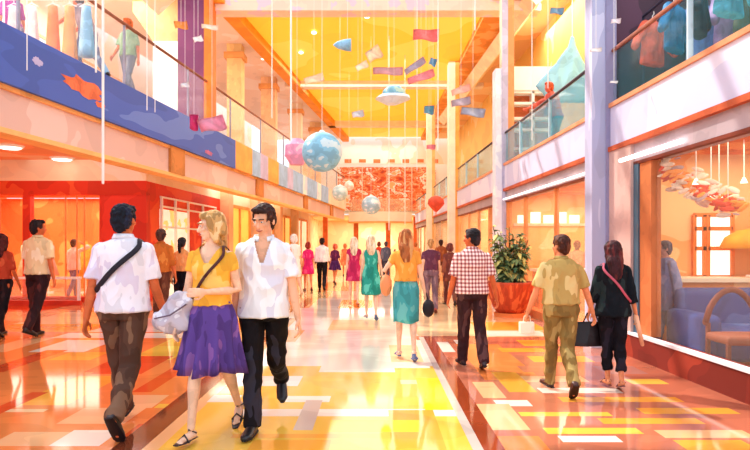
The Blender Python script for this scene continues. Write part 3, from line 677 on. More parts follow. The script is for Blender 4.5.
sheet('lilac paper flag hanging left of the slim right column', 461, 102, 15, 20, 8, (206,196,214), -.2)
sheet('white and pink paper flag by the right gallery', 461, 90, 14, 20, 7, (250,206,196), -.35)
sheet('grey lilac paper flag hanging at the right gallery edge', 473, 112, 14, 24, 9, (190,196,216), .1)
sheet('sky blue scrap hanging high above the right gallery', 557, 11, 11, 14, 7, (150,190,220), 0)
sheet('orange scrap of paper hanging before the cream gallery partition', 181, 25, 12, 13, 8, (250,176,90), 0)
sheet('pale pink bow shaped banner hanging over the left parapet', 212, 124, 13, 26, 15, (246,180,206), -.2, .4)
sheet('deep pink paper flag hanging beside the bow banner', 194, 122, 13.2, 8, 16, (228,80,150), .2)
sheet('small white paper scrap hanging before the purple wall', 198, 39, 12, 9, 6, (255,255,255), -.3)
sheet('white paper strip hanging right of the purple wall', 210, 27, 12, 17, 5, (255,236,220), .1)
sheet('small white scrap hanging near the foot of the purple wall', 185, 85, 12, 8, 5, (250,250,255), -.2)
sheet('white scrap of paper hanging before the violet column', 596, 50, 8, 12, 4, (255,255,255), -.1)
sheet('small white scrap hanging lower before the violet column', 614, 82, 8, 8, 2.5, (255,255,255), 0)
sheet('white scrap hanging at the top right beside the violet column', 616, 21, 8, 10, 5, (255,248,255), -.1)
# poles and thin cords hanging from above
for i, (px, y1, d, r) in enumerate(((103,183,9.0,.020),(291,140,12,.018),(147,110,10,.008),(155,112,10.2,.006),(272,118,14,.010),(438,150,13,.010),(417,170,16,.010),(389,230,20,.014),(405,225,22,.012),(475,30,10,.010),(532,140,11,.008),(548,88,11,.008),(27,70,8.8,.008))):
    p = at(px, y1, d)
    nm = ['thick white pole hanging down before the blue parapet to the red shop','long white pole hanging left of the big blue globe','fine white cord hanging over the blue parapet, left of a pair','fine white cord hanging over the blue parapet, right of a pair','short white cord before the left gallery pillars','cream cord hanging at the right of the yellow ceiling','cream cord hanging above the red lantern','white pole hanging before the mural centre','white pole hanging before the mural right half','cream cord at the right ceiling girder','fine cord before the teal balustrade, left','fine cord before the teal balustrade, right','short grey cord at the far left gallery'][i]
    b = N(); tube(b, [(0,0,0),(0,0,8.9-p.z)], r, n=8)
    o = obj('hanging_pole' if r > .011 else 'hanging_cord', b, WTRIM); o.location = p; tag(o, nm, 'pole')

# ------------------------------------------------------------------ potted shrub
pp_ = at(510, 316, gd(316))
pl = thing('potted_shrub', 'bushy green shrub in a wide red terracotta bowl beside the column', 'plant', (pp_.x, pp_.y, 0))
TC = mat((196,74,40), var=.2, scale=3, c2=(226,112,62), stretch=(3,3,.6))
b = N(); loft(b, [((0,0,.0),(.34,0,0),(0,.34,0)),((0,0,.08),(.34,0,0),(0,.34,0))], n=28); obj('plinth', b, mat((236,130,66)), pl)
b = N(); R = loft(b, [((0,0,.08),(.28,0,0),(0,.28,0)),((0,0,.2),(.36,0,0),(0,.36,0)),((0,0,.45),(.46,0,0),(0,.46,0)),((0,0,.68),(.51,0,0),(0,.51,0)),((0,0,.74),(.52,0,0),(0,.52,0)),((0,0,.74),(.46,0,0),(0,.46,0)),((0,0,.64),(.44,0,0),(0,.44,0))], n=32); obj('pot', b, TC, pl, True)
b = N(); loft(b, [((0,0,.6),(.44,0,0),(0,.44,0)),((0,0,.68),(.43,0,0),(0,.43,0))], n=28); obj('soil', b, mat((90,50,36)), pl)
random.seed(5)
st = N(); lf = {0: N(), 1: N(), 2: N()}
for k in range(34):
    a = random.random()*2*PI; lean = random.uniform(.03, .46); h = random.uniform(.55, 1.25)
    p0 = Vector((.1*math.cos(a), .1*math.sin(a), .66)); p1 = Vector((lean*math.cos(a), lean*math.sin(a), .66+h))
    pts = [p0.lerp(p1, i/6)+Vector((0, 0, .06*math.sin(PI*i/6))) for i in range(7)]
    tube(st, pts, .01, n=5)
    for q in range(34):
        u = random.uniform(.12, 1); p = p0.lerp(p1, u); aa = random.random()*2*PI; L = random.uniform(.15, .27)*(1.1-.35*u)
        el_ = random.uniform(-.5, .7)
        dr = Vector((math.cos(aa)*math.cos(el_), math.sin(aa)*math.cos(el_), math.sin(el_))); sd_ = dr.cross(Vector((0,0,1))).normalized()*L*.25
        up = sd_.cross(dr).normalized()
        e = p+dr*L-Vector((0,0,L*.35)); mid = p+dr*L*.5+up*L*.06
        bb = lf[random.choice((0,0,1,1,2))]
        v = [bb.verts.new(z) for z in (p, mid-sd_-up*.01, mid, mid+sd_-up*.01, e)]
        for f in ((0,1,2),(0,2,3),(1,4,2),(2,4,3)): bb.faces.new([v[i] for i in f])
obj('stems', st, mat((96,84,40)), pl)
for i, c in enumerate(((70,104,70),(124,146,92),(206,206,120))): obj('foliage', lf[i], mat(c, var=.2, scale=8, rough=.5), pl)

# ------------------------------------------------------------------ people
def rotX(v, a): return Matrix.Rotation(a, 3, 'X') @ v
SKL, SKM, SKO = (246,196,164), (226,140,96), (214,106,58)
TM = [(.80,.150,.110),(.88,.168,.120),(.95,.168,.122),(1.05,.152,.110),(1.15,.150,.106),(1.27,.164,.112),(1.36,.170,.108),(1.42,.152,.092),(1.465,.100,.070),(1.505,.064,.060)]
TF = [(.80,.160,.115),(.88,.178,.128),(.95,.172,.122),(1.05,.135,.100),(1.12,.124,.094),(1.24,.142,.104),(1.34,.155,.104),(1.41,.140,.088),(1.46,.078,.062),(1.50,.048,.050)]
def tr(T, z):
    if z <= T[0][0]: return T[0][1], T[0][2]
    for (a, ra, sa), (b, rb, sb) in zip(T, T[1:]):
        if z <= b: f = (z-a)/(b-a); return ra+(rb-ra)*f, sa+(sb-sa)*f
    return T[-1][1], T[-1][2]
class P: pass
def person(label, x, yfoot, ytop, yaw=0, fem=False, legs=None, arms=None, head=(0, 0), skin=SKM, hair=('short', (40,28,26)),
           top=None, bottom=None, shoes=('shoe', (40,26,24)), vox=None, z0=0, depth=None, H=None, lean=0, seed=1, face=False, group=None, wide=1.0):
    d = depth or gd(yfoot); H = H or CH*(yfoot-ytop)/(yfoot-HY)
    q = P(); s = H/1.75
    vox = vox or (.0065 if d < 6 else .009 if d < 9 else .014 if d < 14 else .02)
    T = [(z, a*wide, b_*wide) for z, a, b_ in (TF if fem else TM)]; sw_ = (.142 if fem else .168)*wide; k = .88 if fem else 1.0
    legs = legs or {'L': (.28, .1, .0), 'R': (-.25, .35, -.35)}
    arms = arms or {'L': (-.2, .12, .25), 'R': (.25, .12, .3)}
    # leg kinematics
    J = {}
    low = 9
    for sd_, sg in (('L', -1), ('R', 1)):
        a, kn, ft = legs[sd_][:3]; ab = legs[sd_][3] if len(legs[sd_]) > 3 else .0
        hp = Vector((sg*.092, 0, .93)); kd = Vector((sg*math.sin(ab), math.sin(a), -math.cos(a))).normalized(); kp = hp+kd*.43
        ad = Vector((sg*math.sin(ab)*.6, math.sin(a-kn), -math.cos(a-kn))).normalized(); ap = kp+ad*.41
        fd = Vector((sg*.12, math.cos(ft), math.sin(ft))).normalized(); fu = Vector((0, -math.sin(ft), math.cos(ft)))
        heel = ap-fu*.085-fd*.055; toe = ap-fu*.085+fd*.19
        J[sd_] = [hp, kp, ap, fd, fu]; low = min(low, heel.z, toe.z)
    dz = -low+.004
    for sd_ in 'LR':
        for i in range(3): J[sd_][i] = J[sd_][i]+Vector((0, 0, dz))
    off = Vector((0, 0, dz))
    def lz(p):                       # upper body point with lean about the hips
        p = Vector(p); r = p-Vector((0, 0, .95)); r = rotX(r, -lean); return r+Vector((0, 0, .95))+off
    A = {}
    for sd_, sg in (('L', -1), ('R', 1)):
        S = Vector((sg*(sw_-.004), -.004, 1.392)); ar = arms[sd_]
        if isinstance(ar, dict):
            E = Vector(ar['e']); W_ = Vector(ar['w'])
        else:
            f_, ab, eb = ar[:3]; inn = ar[3] if len(ar) > 3 else 0
            E = S+Vector((sg*math.sin(ab), math.sin(f_)*math.cos(ab), -math.cos(f_)*math.cos(ab))).normalized()*.29
            W_ = E+Vector((sg*math.sin(ab-inn), math.sin(f_+eb), -math.cos(f_+eb))).normalized()*.25
        A[sd_] = [lz(S), lz(E), lz(W_)]
    root = thing('person', label, 'person', ((x-CXP)/F*d, d, z0), yaw, group, s)
    skm = mat(skin, rough=.55, var=.10, scale=9, spec=.25)
    # ---- body, one mesh
    b = N()
    loft(b, [(lz((0, 0, z)), (a*.92, 0, 0), (0, c*.9, 0)) for z, a, c in T if z > .87], n=18)
    for sd_, sg in (('L', -1), ('R', 1)):
        hp, kp, ap, fd, fu = J[sd_]
        tube(b, [hp+Vector((0,0,.02)), hp.lerp(kp, .35), kp, kp.lerp(ap, .3), kp.lerp(ap, .6), ap], [.082, .074, .052, .053, .042, .034] if not fem else [.084, .072, .048, .050, .036, .029], n=12)
        ft0 = ap-fu*.05
        tube(b, [ft0-fd*.03, ft0+fd*.04-fu*.005, ft0+fd*.13-fu*.018], [.034, .036, .024], n=10, flat=.8, up=(1,0,0))
        for t_ in range(5): ell(b, ft0+fd*(.165-.009*abs(t_-1)) - fu*.02 + Vector((sg*(-.024+.012*t_), 0, 0)), .0085, .016, .009, n=6, k=5)
        S, E, W_ = A[sd_]
        tube(b, [lz((sg*.03, -.008, 1.455)), lz((sg*sw_*.8, -.006, 1.40))], [.042*k, .040*k], n=10)
        ell(b, S, .048*k, .048*k, .050*k); 
        tube(b, [S, S.lerp(E, .4), E, E.lerp(W_, .3), W_], [.050*k, .045*k, .036*k, .037*k, .025*k], n=12)
        # hand
        wd = (W_-E).normalized(); inw = Vector((-sg, 0, 0)); inw = (inw-wd*inw.dot(wd)).normalized(); fw = wd.cross(inw)*(1 if sg < 0 else -1)
        if fw.y < 0 and abs(wd.z) > .5: fw = -fw
        hk = .9 if fem else 1.0
        loft(b, [(W_, fw*.024*k, inw*.02*k), (W_+wd*.03*hk, fw*.036*hk, inw*.016), (W_+wd*.085*hk, fw*.040*hk, inw*.013), (W_+wd*.095*hk, fw*.036*hk, inw*.010)], n=12)
        curl = .45
        for fi, (o_, L) in enumerate(((-.030,.056),(-.011,.070),(.010,.076),(.030,.068))):
            o2 = o_*hk; base = W_+wd*.082*hk+fw*o2
            m1 = base+(wd*math.cos(curl)+inw*math.sin(curl)+fw*o2*3).normalized()*L*.55*hk
            m2 = m1+(wd*math.cos(curl*2.2)+inw*math.sin(curl*2.2)).normalized()*L*.5*hk
            tube(b, [base, m1, m2], [.0092, .0085, .0072], n=8)
        tb0 = W_+wd*.022+fw*.024; tb1 = tb0+(wd*.62+fw*.62+inw*.35).normalized()*.045*hk; tb2 = tb1+(wd*.9+inw*.3).normalized()*.032*hk
        tube(b, [tb0, tb1, tb2], [.0125, .0105, .008], n=8)
    # head
    yw, pt_ = head
    HC = lz((0, .012, 1.622)); HM = Matrix.Rotation(yw, 3, 'Z') @ Matrix.Rotation(-pt_, 3, 'X')
    hs = .96 if fem else 1.0
    def hd(p): return HC+HM@(Vector(p)*hs)
    tube(b, [lz((0, -.005, 1.46)), hd((0, -.01, -.07))], [.052*k, .05*k], n=12)
    ell(b, hd((0, -.012, .028)), .074*hs, .092*hs, .087*hs, HM); ell(b, hd((0, .022, -.035)), .058*hs, .066*hs, .078*hs, HM)
    ell(b, hd((0, .055, -.088)), .030*hs, .026*hs, .024*hs, HM)                      # chin
    tube(b, [hd((0, .084, .012)), hd((0, .100, -.020)), hd((0, .106, -.034))], [.008, .012, .0135], n=8)   # nose
    ell(b, hd((0, .086, .030)), .05*hs, .012, .012, HM)                              # brow
    ell(b, hd((0, .083, -.062)), .024*hs, .012, .011, HM)                            # mouth mound
    for sg in (-1, 1): ell(b, hd((sg*.078, -.004, -.012)), .010, .018, .030, HM); ell(b, hd((sg*.036, .070, -.022)), .020, .016, .016, HM)
    obj('body', remesh(b, vox, 2), skm, root)
    if face:
        for sg in (-1, 1):
            b = N(); ell(b, hd((sg*.030, .089, .006)), .0135, .006, .0052, HM); obj('eye', b, mat((245,240,235), var=0, rough=.2), root, True)
            b = N(); ell(b, hd((sg*.030, .0945, .005)), .0055, .003, .0050, HM); obj('iris', b, mat((60,44,40), var=0, rough=.2), root, True)
            b = N(); tube(b, [hd((sg*.014, .099, .026)), hd((sg*.030, .100, .031)), hd((sg*.048, .089, .026))], .0042, n=6); obj('eyebrow', b, mat(tuple(int(v*.8) for v in hair[1]), var=0), root, True)
        b = N(); tube(b, [hd((-.024, .091, -.060)), hd((0, .100, -.064)), hd((.024, .091, -.060))], [.003, .0062, .003], n=8); obj('lips', b, mat((196,84,72) if fem else (190,104,84), var=0), root, True)
    # ---- hair
    ht, hc = hair[0], hair[1]
    hm = mat(hc, rough=.55, var=.35, scale=14, spec=.2, stretch=(1, 1, .25), c2=hair[2] if len(hair) > 2 else None)
    b = N()
    ell(b, hd((0, -.020, .042)), .085*hs, .100*hs, .088*hs, HM); ell(b, hd((0, -.045, -.005)), .079*hs, .072*hs, .082*hs, HM)
    if ht == 'short':
        ell(b, hd((.012, .040, .088)), .058*hs, .046*hs, .03*hs, HM); ell(b, hd((0, -.06, -.05)), .055*hs, .045*hs, .05*hs, HM)
        for sg in (-1, 1): ell(b, hd((sg*.073, .010, .02)), .012, .022, .035, HM)
    elif ht in ('long', 'pony', 'bob'):
        Lh = hair[3] if len(hair) > 3 else .28
        if ht == 'long':
            loft(b, [(hd((0, -.03, .03)), HM@Vector((.088, 0, 0)), HM@Vector((0, .088, 0))), (hd((0, -.045, -.06)), HM@Vector((.092, 0, 0)), HM@Vector((0, .075, 0))),
                     (lz((0, -.075, 1.50)), (.095, 0, 0), (0, .058, 0)), (lz((.0, -.105, 1.635-Lh*.8)), (.075, 0, 0), (0, .036, 0)), (lz((.005, -.115, 1.635-Lh)), (.040, 0, 0), (0, .022, 0))], n=16)
            for sg in (-1, 1): tube(b, [hd((sg*.070, .035, .06)), hd((sg*.084, .02, -.02)), hd((sg*.082, -.01, -.10)), lz((sg*.08, -.03, 1.47))], [.022, .024, .026, .02], n=8)
        elif ht == 'bob':
            ell(b, hd((0, -.035, -.03)), .092, .082, .095, HM)
            for sg in (-1, 1): tube(b, [hd((sg*.065, .04, .06)), hd((sg*.083, .02, -.02)), hd((sg*.075, .0, -.08))], [.022, .024, .018], n=8)
        else:
            tube(b, [hd((0, -.10, .04)), hd((0, -.16, -.02)), hd((0, -.15, -.14)), hd((0, -.13, -.22))], [.028, .034, .028, .012], n=8)
        ell(b, hd((0, .04, .085)), .06*hs, .05*hs, .035*hs, HM)
    Hi = HM.inverted()
    def hcut(c):
        l = Hi@(c-HC)/hs
        return l.y > .052 and l.z < (.066 if ht == 'short' else .055) and abs(l.x) < .066
    obj('hair', remesh(b, min(vox, .012), 2, noisef(.0065 if d < 10 else .012, 34, 34, 10 if ht != 'short' else 30, seed), hcut), hm, root)
    # ---- clothes
    def ring(z, g, m=1.0, dy=0): a, c = tr(T, z); return (lz((0, dy, z)), (a*m+g, 0, 0), (0, c*m+g, 0))
    q.lz, q.A, q.J, q.T, q.root, q.s, q.vox, q.off = lz, A, J, T, root, s, vox, off
    if bottom:
        kd = bottom[0]
        bmm = mat(bottom[1], rough=.8, var=bottom[3] if len(bottom) > 3 else .22, scale=5, stretch=(1.6, 1.6, .6), c2=bottom[2] if len(bottom) > 2 else None, spec=.15)
        if kd == 'trousers':
            b = N(); wz = 1.03
            loft(b, [ring(.86, .004), ring(.93, .010), ring(.99, .010), ring(wz, .008)], n=18)
            for sd_ in 'LR':
                hp, kp, ap, fd, fu = J[sd_]; sh_ = (kp-ap).normalized()
                end = ap+sh_*(.13 if len(bottom) > 4 else 0)-fu*.035
                tube(b, [hp+Vector((0,0,.02)), hp.lerp(kp, .3), kp, kp.lerp(ap, .5), end], [x_*min(wide, 1.04)*(.91 if fem else .98) for x_ in (.098, .092, .072, .066, .062)], n=14, ends=False)
                ell(b, hp, .1*wide, .095*wide, .1); ell(b, kp, .073*(.82 if fem else .97), .073*(.82 if fem else .97), .075)
            obj('trousers', remesh(b, vox*1.1, 3, noisef(.010, 9, 9, 7, seed)), bmm, root)
        elif kd in ('skirt', 'pencil'):
            L = bottom[4]; b = N(); n = 72; nr = 9; RR = []
            kc = (J['L'][1]+J['R'][1])/2
            for r in range(nr):
                f = r/(nr-1); z = 1.045-L*f; rw_, rd_ = tr(T, max(z, .86))
                if kd == 'skirt': w_, dd = rw_+.008+.055*f**1.1, rd_+.008+.07*f**1.1; am = .010+.018*f
                else: w_, dd = rw_+.008-.02*max(0, f-.5), rd_+.010+.015*f; am = .004
                sway = kc.y*.25*f
                c = lz((0, sway, z)); row = []
                for i in range(n):
                    a = 2*PI*i/n; m_ = 1+am/max(w_, .1)*2.2*f*math.sin(a*(11 if kd == 'skirt' else 5)+seed+f) * (1 if kd == 'skirt' else .5)
                    row.append(b.verts.new((c.x+w_*m_*math.cos(a), c.y+dd*m_*math.sin(a), c.z-(.015*math.sin(a*3+seed) if r == nr-1 else 0))))
                RR.append(row)
            for a_, b__ in zip(RR, RR[1:]):
                for i in range(n): b.faces.new((a_[i], a_[(i+1) % n], b__[(i+1) % n], b__[i]))
            bmesh.ops.solidify(b, geom=b.faces[:], thickness=.006)
            obj('skirt', b, bmm, root, True)
            b = N(); loft(b, [ring(1.025, .011), ring(1.05, .006)], n=24); obj('waistband', b, mat(tuple(int(v*.6) for v in bottom[1]), var=.1), root, True)
    if top:
        kd = top[0]; tm_ = top[1] if isinstance(top[1], bpy.types.Material) else mat(top[1], rough=.85, var=top[5] if len(top) > 5 else .16, scale=4, stretch=(1.5, 1.5, .7), c2=top[2] if len(top) > 2 else None, spec=.1)
        hem = top[3] if len(top) > 3 and top[3] else .90
        slv = top[4] if len(top) > 4 and top[4] is not None else .8
        lo = .018 if kd == 'shirt' else .008
        b = N()
        zs = [z for z in (.9, .98, 1.05, 1.12, 1.2, 1.28, 1.36, 1.42, 1.455) if z > hem+.02]
        rg = []
        if kd == 'dress':
            L = hem
            a, c = tr(T, .9)
            rg += [(lz((0, .0, L)), (a+.035, 0, 0), (0, c+.05, 0)), (lz((0, 0, (L+.95)/2)), (a+.025, 0, 0), (0, c+.03, 0))]
            zs = [z for z in zs if z >= .9]; rg += [ring(z, .010) for z in zs]
        else:
            rg = [ring(hem, lo+.014)]+[ring(z, lo+(.012 if z < 1.2 else .004)) for z in zs]
        rg.append(ring(1.48, .006))
        loft(b, rg, n=20)
        if fem and kd != 'coat':
            for sg in (-1, 1): ell(b, lz((sg*.066, .070, 1.29)), .062, .055, .062)
        if slv > 0:
            for sd_ in 'LR':
                S, E, W_ = A[sd_]; kk = k*(1.0 if kd != 'coat' else 1.15)
                ell(b, S, .054*kk, .058*kk, .052*kk); tube(b, [lz((sd_ == 'L' and -.035 or .035, -.008, 1.452)), lz(((-1 if sd_ == 'L' else 1)*sw_*.8, -.006, 1.398))], [.050*kk, .050*kk], n=10)
                if slv <= 1: tube(b, [S, S.lerp(E, slv*.5), S.lerp(E, slv)], [.054*kk, .056*kk+lo*.3, (.058+lo*.55)*kk], n=14, ends=False)
                else: tube(b, [S, E, E.lerp(W_, slv-1)], [.055*kk, .052*kk+lo*.5, (.045+lo*.8)*kk], n=14, ends=False); ell(b, E, .06*kk, .06*kk, .06*kk)
        cut = None
        vn = top[6] if len(top) > 6 else None
        if vn:
            zt = lz((0, 0, 1.47)).z; zb = lz((0, 0, vn)).z; oz = off.z
            fdir = 1 if (len(top) < 8 or top[7] >= 0) else -1
            def cut(c, zt=zt, zb=zb): return c.z > zb and c.y*fdir > .0 and abs(c.x) < (.015+(c.z-zb)/(zt-zb)*(.05 if kd == 'shirt' else .075))
        obj({'shirt': 'shirt', 'tee': 'top', 'dress': 'dress', 'coat': 'coat'}[kd], remesh(b, vox, 3, noisef(.0085, 10, 10, 6, seed+3), cut), tm_, root)
        if kd == 'shirt':
            b = N(); n = 26; pr = []
            for i in range(n+1):
                a = PI/2+.42+(2*PI-.84)*i/n
                pr.append((lz((.066*math.cos(a), .060*math.sin(a)-.002, 1.475-.022*max(0, math.sin(a)))), a))
            rows = []
            for h_, g_ in ((.0, .016), (.035, .002), (.040, .006), (.004, .022)):
                rows.append([b.verts.new(p+Vector((math.cos(a)*g_, math.sin(a)*g_, h_))) for p, a in pr])
            for r1, r2 in zip(rows, rows[1:]+rows[:1]):
                for i in range(n): b.faces.new((r1[i], r1[i+1], r2[i+1], r2[i]))
            obj('collar', b, tm_, root, True)
    # ---- shoes
    if shoes:
        sk, sc = shoes; sm = mat(sc, rough=.35, var=.15, scale=10, spec=.5)
        for sd_, sg in (('L', -1), ('R', 1)):
            hp, kp, ap, fd, fu = J[sd_]; sx = fd.cross(fu).normalized(); g0 = ap-fu*.085
            b = N()
            if sk == 'shoe':
                loft(b, [(g0-fd*.062+fu*.03, sx*.026, fu*.024), (g0-fd*.045+fu*.045, sx*.036, fu*.042), (g0+fu*.055, sx*.040, fu*.052), (g0+fd*.06+fu*.038, sx*.043, fu*.036), (g0+fd*.13+fu*.028, sx*.047, fu*.026), (g0+fd*.19+fu*.022, sx*.040, fu*.020), (g0+fd*.215+fu*.018, sx*.018, fu*.012)], n=14)
                sh = obj('shoe', remesh(b, max(vox, .007), 2), sm, root)
                b = N(); loft(b, [(g0-fd*.068+fu*.008, sx*.030, fu*.009), (g0-fd*.03+fu*.008, sx*.038, fu*.010), (g0+fd*.08+fu*.008, sx*.046, fu*.010), (g0+fd*.17+fu*.008, sx*.046, fu*.009), (g0+fd*.222+fu*.008, sx*.016, fu*.007)], n=12)
                obj('sole', b, mat(tuple(int(v*.6) for v in sc), var=0), sh)
            else:
                loft(b, [(g0-fd*.065+fu*.008, sx*.026, fu*.008), (g0+fd*.02+fu*.008, sx*.032, fu*.008), (g0+fd*.12+fu*.008, sx*.046, fu*.008), (g0+fd*.20+fu*.008, sx*.024, fu*.007)], n=12)
                sh = obj('sandal', b, sm, root)
                b = N()
                tube(b, [g0+sx*.044+fd*.10+fu*.01, g0+fd*.09+fu*.058, g0-sx*.044+fd*.10+fu*.01], .0075, n=6)
                tube(b, [g0+sx*.034-fd*.02+fu*.05, g0+fd*.035+fu*.082, g0-sx*.034-fd*.02+fu*.05, g0-fd*.055+fu*.05, g0+sx*.034-fd*.02+fu*.05], .006, n=6)
                obj('strap', b, sm, sh)
    return q
def world(q, p): # local upper body point to world
    r = q.root; return Vector(r.location)+Matrix.Rotation(r.rotation_euler.z, 3, 'Z')@(Vector(p)*q.s)
def crossbody(q, side, lo, hi=1.455, r=.018, g=.024, n=44, half=None):
    """points of a strap loop; side=+1: over the right shoulder to the left hip"""
    pts = []
    for i in range(n+1):
        a = 2*PI*i/n; z = (hi+lo)/2+(hi-lo)/2*math.sin(a)*1.0
        rx, ry = tr(q.T, z); f = (math.sin(a)+1)/2
        x_ = side*math.sin(a)*(rx+g)*(1-.25*max(0, f-.8)*5*.6); y_ = math.cos(a)*(ry+g+.012)
        if f > .95: z += .015
        pts.append(q.lz((x_, y_, z)))
    return pts
def strapmesh(pts, w=.018, t=.004):
    b = N(); rings = []
    n = len(pts)
    ctr = sum(pts, Vector())/n
    for i, p in enumerate(pts):
        tn = (pts[min(i+1, n-1)]-pts[max(i-1, 0)]).normalized(); out = (p-ctr); out = (out-tn*out.dot(tn)).normalized(); sd_ = tn.cross(out)
        rings.append((p, sd_*w, out*t))
    loft(b, rings, n=8); return b

FULL = dict
# 1 big man, white shirt, strap
SH = FULL(vn=None)
q = person('person in white short-sleeved shirt and brown trousers striding away with black crossbody strap', 123, 431, 205, yaw=.06, lean=.03, seed=2, wide=1.06,
    legs={'L': (.34, .06, .1, -.02), 'R': (-.10, .62, -.95, -.06)}, arms={'L': (-.12, .16, .12), 'R': (.10, .20, .32)}, head=(-.25, 0), skin=SKO,
    hair=('short', (16,18,32), (30,34,56)), top=('shirt', (246,238,246), (228,214,232), .92, .80), bottom=('trousers', (92,62,50), (132,96,74)), shoes=('shoe', (44,28,34)))
t = thing('crossbody_bag', 'black crossbody strap with slim pouch worn by the big man in white shirt', 'bag', q.root.location, q.root.rotation_euler.z, None, q.s)
pts = crossbody(q, 1, 1.06, g=.034); obj('strap', strapmesh(pts, .02), mat((30,24,36)), t, True)
b = N(); c = q.lz((-.15, .16, 1.05)); rbox(b, c.x-.03, c.x+.03, c.y-.1, c.y+.1, c.z-.09, c.z+.06, .02); obj('pouch', b, mat((34,28,40)), t, True)
# 2 couple: blonde woman
q = person('person with long blonde hair, yellow top and purple skirt walking toward the viewer', 212, 436, 210, yaw=PI-.12, fem=True, seed=4, face=True,
    legs={'R': (.24, .06, .06), 'L': (-.20, .42, -.55)}, arms={'L': {'e': (-.20,-.03,1.13), 'w': (-.03,.20,1.13)}, 'R': (.05, .20, .20)}, head=(-.95, .05), skin=SKL,
    hair=('long', (214,160,96), (244,206,150), .31), top=('tee', (255,184,66), (255,208,110), 1.02, .42, .18, 1.34), bottom=('skirt', (134,98,196), (186,130,214), .3, .54), shoes=('sandal', (36,24,28)))
t = thing('shoulder_bag', 'pale grey slouchy shoulder bag hanging at the blonde woman in purple skirt', 'bag', q.root.location, q.root.rotation_euler.z, None, q.s)
pts = crossbody(q, -1, 1.02, g=.03); obj('strap', strapmesh(pts, .012), mat((84,40,40)), t, True)
b = N(); c = q.lz((.245, .06, .97)); ell(b, c, .12, .07, .13); ell(b, c+Vector((.04, 0, -.07)), .17, .08, .10); ell(b, c+Vector((-.03, .02, .05)), .10, .05, .10)
bg = obj('bag_body', remesh(b, .008, 2, noisef(.014, 11, 11, 7, 3)), mat((206,196,210), var=.2, scale=7, c2=(236,230,238)), t)
b = N(); tube(b, [c+Vector((-.1,.085,.06)), c+Vector((.02,.10,-.02)), c+Vector((.15,.085,-.05))], .006); obj('flap_seam', b, mat((110,90,110)), t)
# 3 man in white shirt
q = person('person with dark hair, white open-collar shirt and black trousers walking toward the viewer', 264, 428, 202, yaw=PI+.05, seed=6, face=True,
    legs={'R': (.20, .04, .03, -.04), 'L': (-.30, .75, -.7, -.02)}, arms={'L': (.02, .19, .16), 'R': (-.12, .14, .15)}, head=(-.35, .28), skin=(240,176,140),
    hair=('short', (62,34,28), (104,62,44)), top=('shirt', (248,246,250), (226,222,236), .88, .72, .10, 1.30), bottom=('trousers', (24,18,22), (52,48,60)), shoes=('shoe', (26,20,24)))
# 4 khaki man
q = person('person in khaki short-sleeved shirt and olive trousers walking away', 561, 393, 234, yaw=.05, seed=8, wide=1.12,
    legs={'L': (.26, .05, .05, -.05), 'R': (-.16, .55, -.75, -.12)}, arms={'L': (.12, .30, .15), 'R': (-.02, .34, .10)}, head=(.5, 0), skin=SKM,
    hair=('short', (70,34,24), (110,60,40)), top=('shirt', (190,158,92), (224,198,134), .985, .80), bottom=('trousers', (142,114,62), (180,152,92)), shoes=('shoe', (70,34,28)))
b = N(); pr = []
for z, g_ in ((.99, .03), (1.025, .03)): a_, c_ = tr(q.T, z); pr.append((q.lz((0,0,z)), (a_+g_-.008, 0, 0), (0, c_+g_-.008, 0)))
loft(b, pr, n=24); obj('belt', b, mat((50,26,24)), q.root, True)
t = thing('paper_bag', 'cream paper bag held in the left hand of the khaki shirt man', 'bag', world(q, q.A['L'][2]), .1, None, 1)
b = N(); rbox(b, -.09, .06, -.03, .03, -.22, -.10, .008); obj('bag_body', b, mat((252,232,204)), t); b = N(); tube(b, [(-.05,0,-.10),(-.04,0,-.04),(.02,0,-.04),(.03,0,-.10)], .005); obj('handle', b, CREAM, t)
# 5 woman in black
q = person('person in loose black top and cropped trousers with long dark hair walking away', 613, 388, 242, yaw=-.05, fem=True, seed=9, wide=1.08,
    legs={'L': (.06, .04, .0, -.06), 'R': (-.06, .22, -.25, -.06)}, arms={'L': (.1, .20, .15), 'R': (-.05, .22, .10)}, head=(.35, 0), skin=SKM,
    hair=('long', (62,26,30), (96,36,36), .36), top=('coat', (24,28,34), (40,52,54), .84, 1.45), bottom=('trousers', (22,18,26), (40,34,46), .2, 1), shoes=('sandal', (120,50,44)))
t = thing('crossbody_strap', 'rose pink crossbody strap worn by the woman in black', 'strap', q.root.location, q.root.rotation_euler.z, None, q.s)
obj('strap', strapmesh(crossbody(q, -1, 1.0, g=.042), .014), mat((190,84,104)), t, True)
hw = world(q, q.A['L'][2])
t = thing('handbag', 'black structured handbag in the left hand of the woman in black', 'bag', (hw.x-.04, hw.y, hw.z-.1), 0, None, 1)
b = N(); v = loft(b, [((0,0,-.26),(.24,0,0),(0,.06,0)),((0,0,-.22),(.24,0,0),(0,.06,0)),((.04,0,-.02),(.15,0,0),(0,.04,0)),((.04,0,0),(.13,0,0),(0,.03,0))], n=4); obj('bag_body', b, mat((30,22,26), rough=.35, var=.2), t)
b = N(); tube(b, [(-.02,0,0),(.02,0,.09),(.1,0,.10),(.14,0,0)], .008); obj('handle', b, mat((60,30,34)), t, True)
t = thing('folded_magazine', 'rolled pale magazine held low by the woman in black', 'magazine', world(q, q.A['R'][2]), 0, None, 1)
b = N(); tube(b, [(.0,0,-.03),(.06,-.02,-.32)], [.028, .02]); obj('roll', b, mat((246,180,140)), t, True)
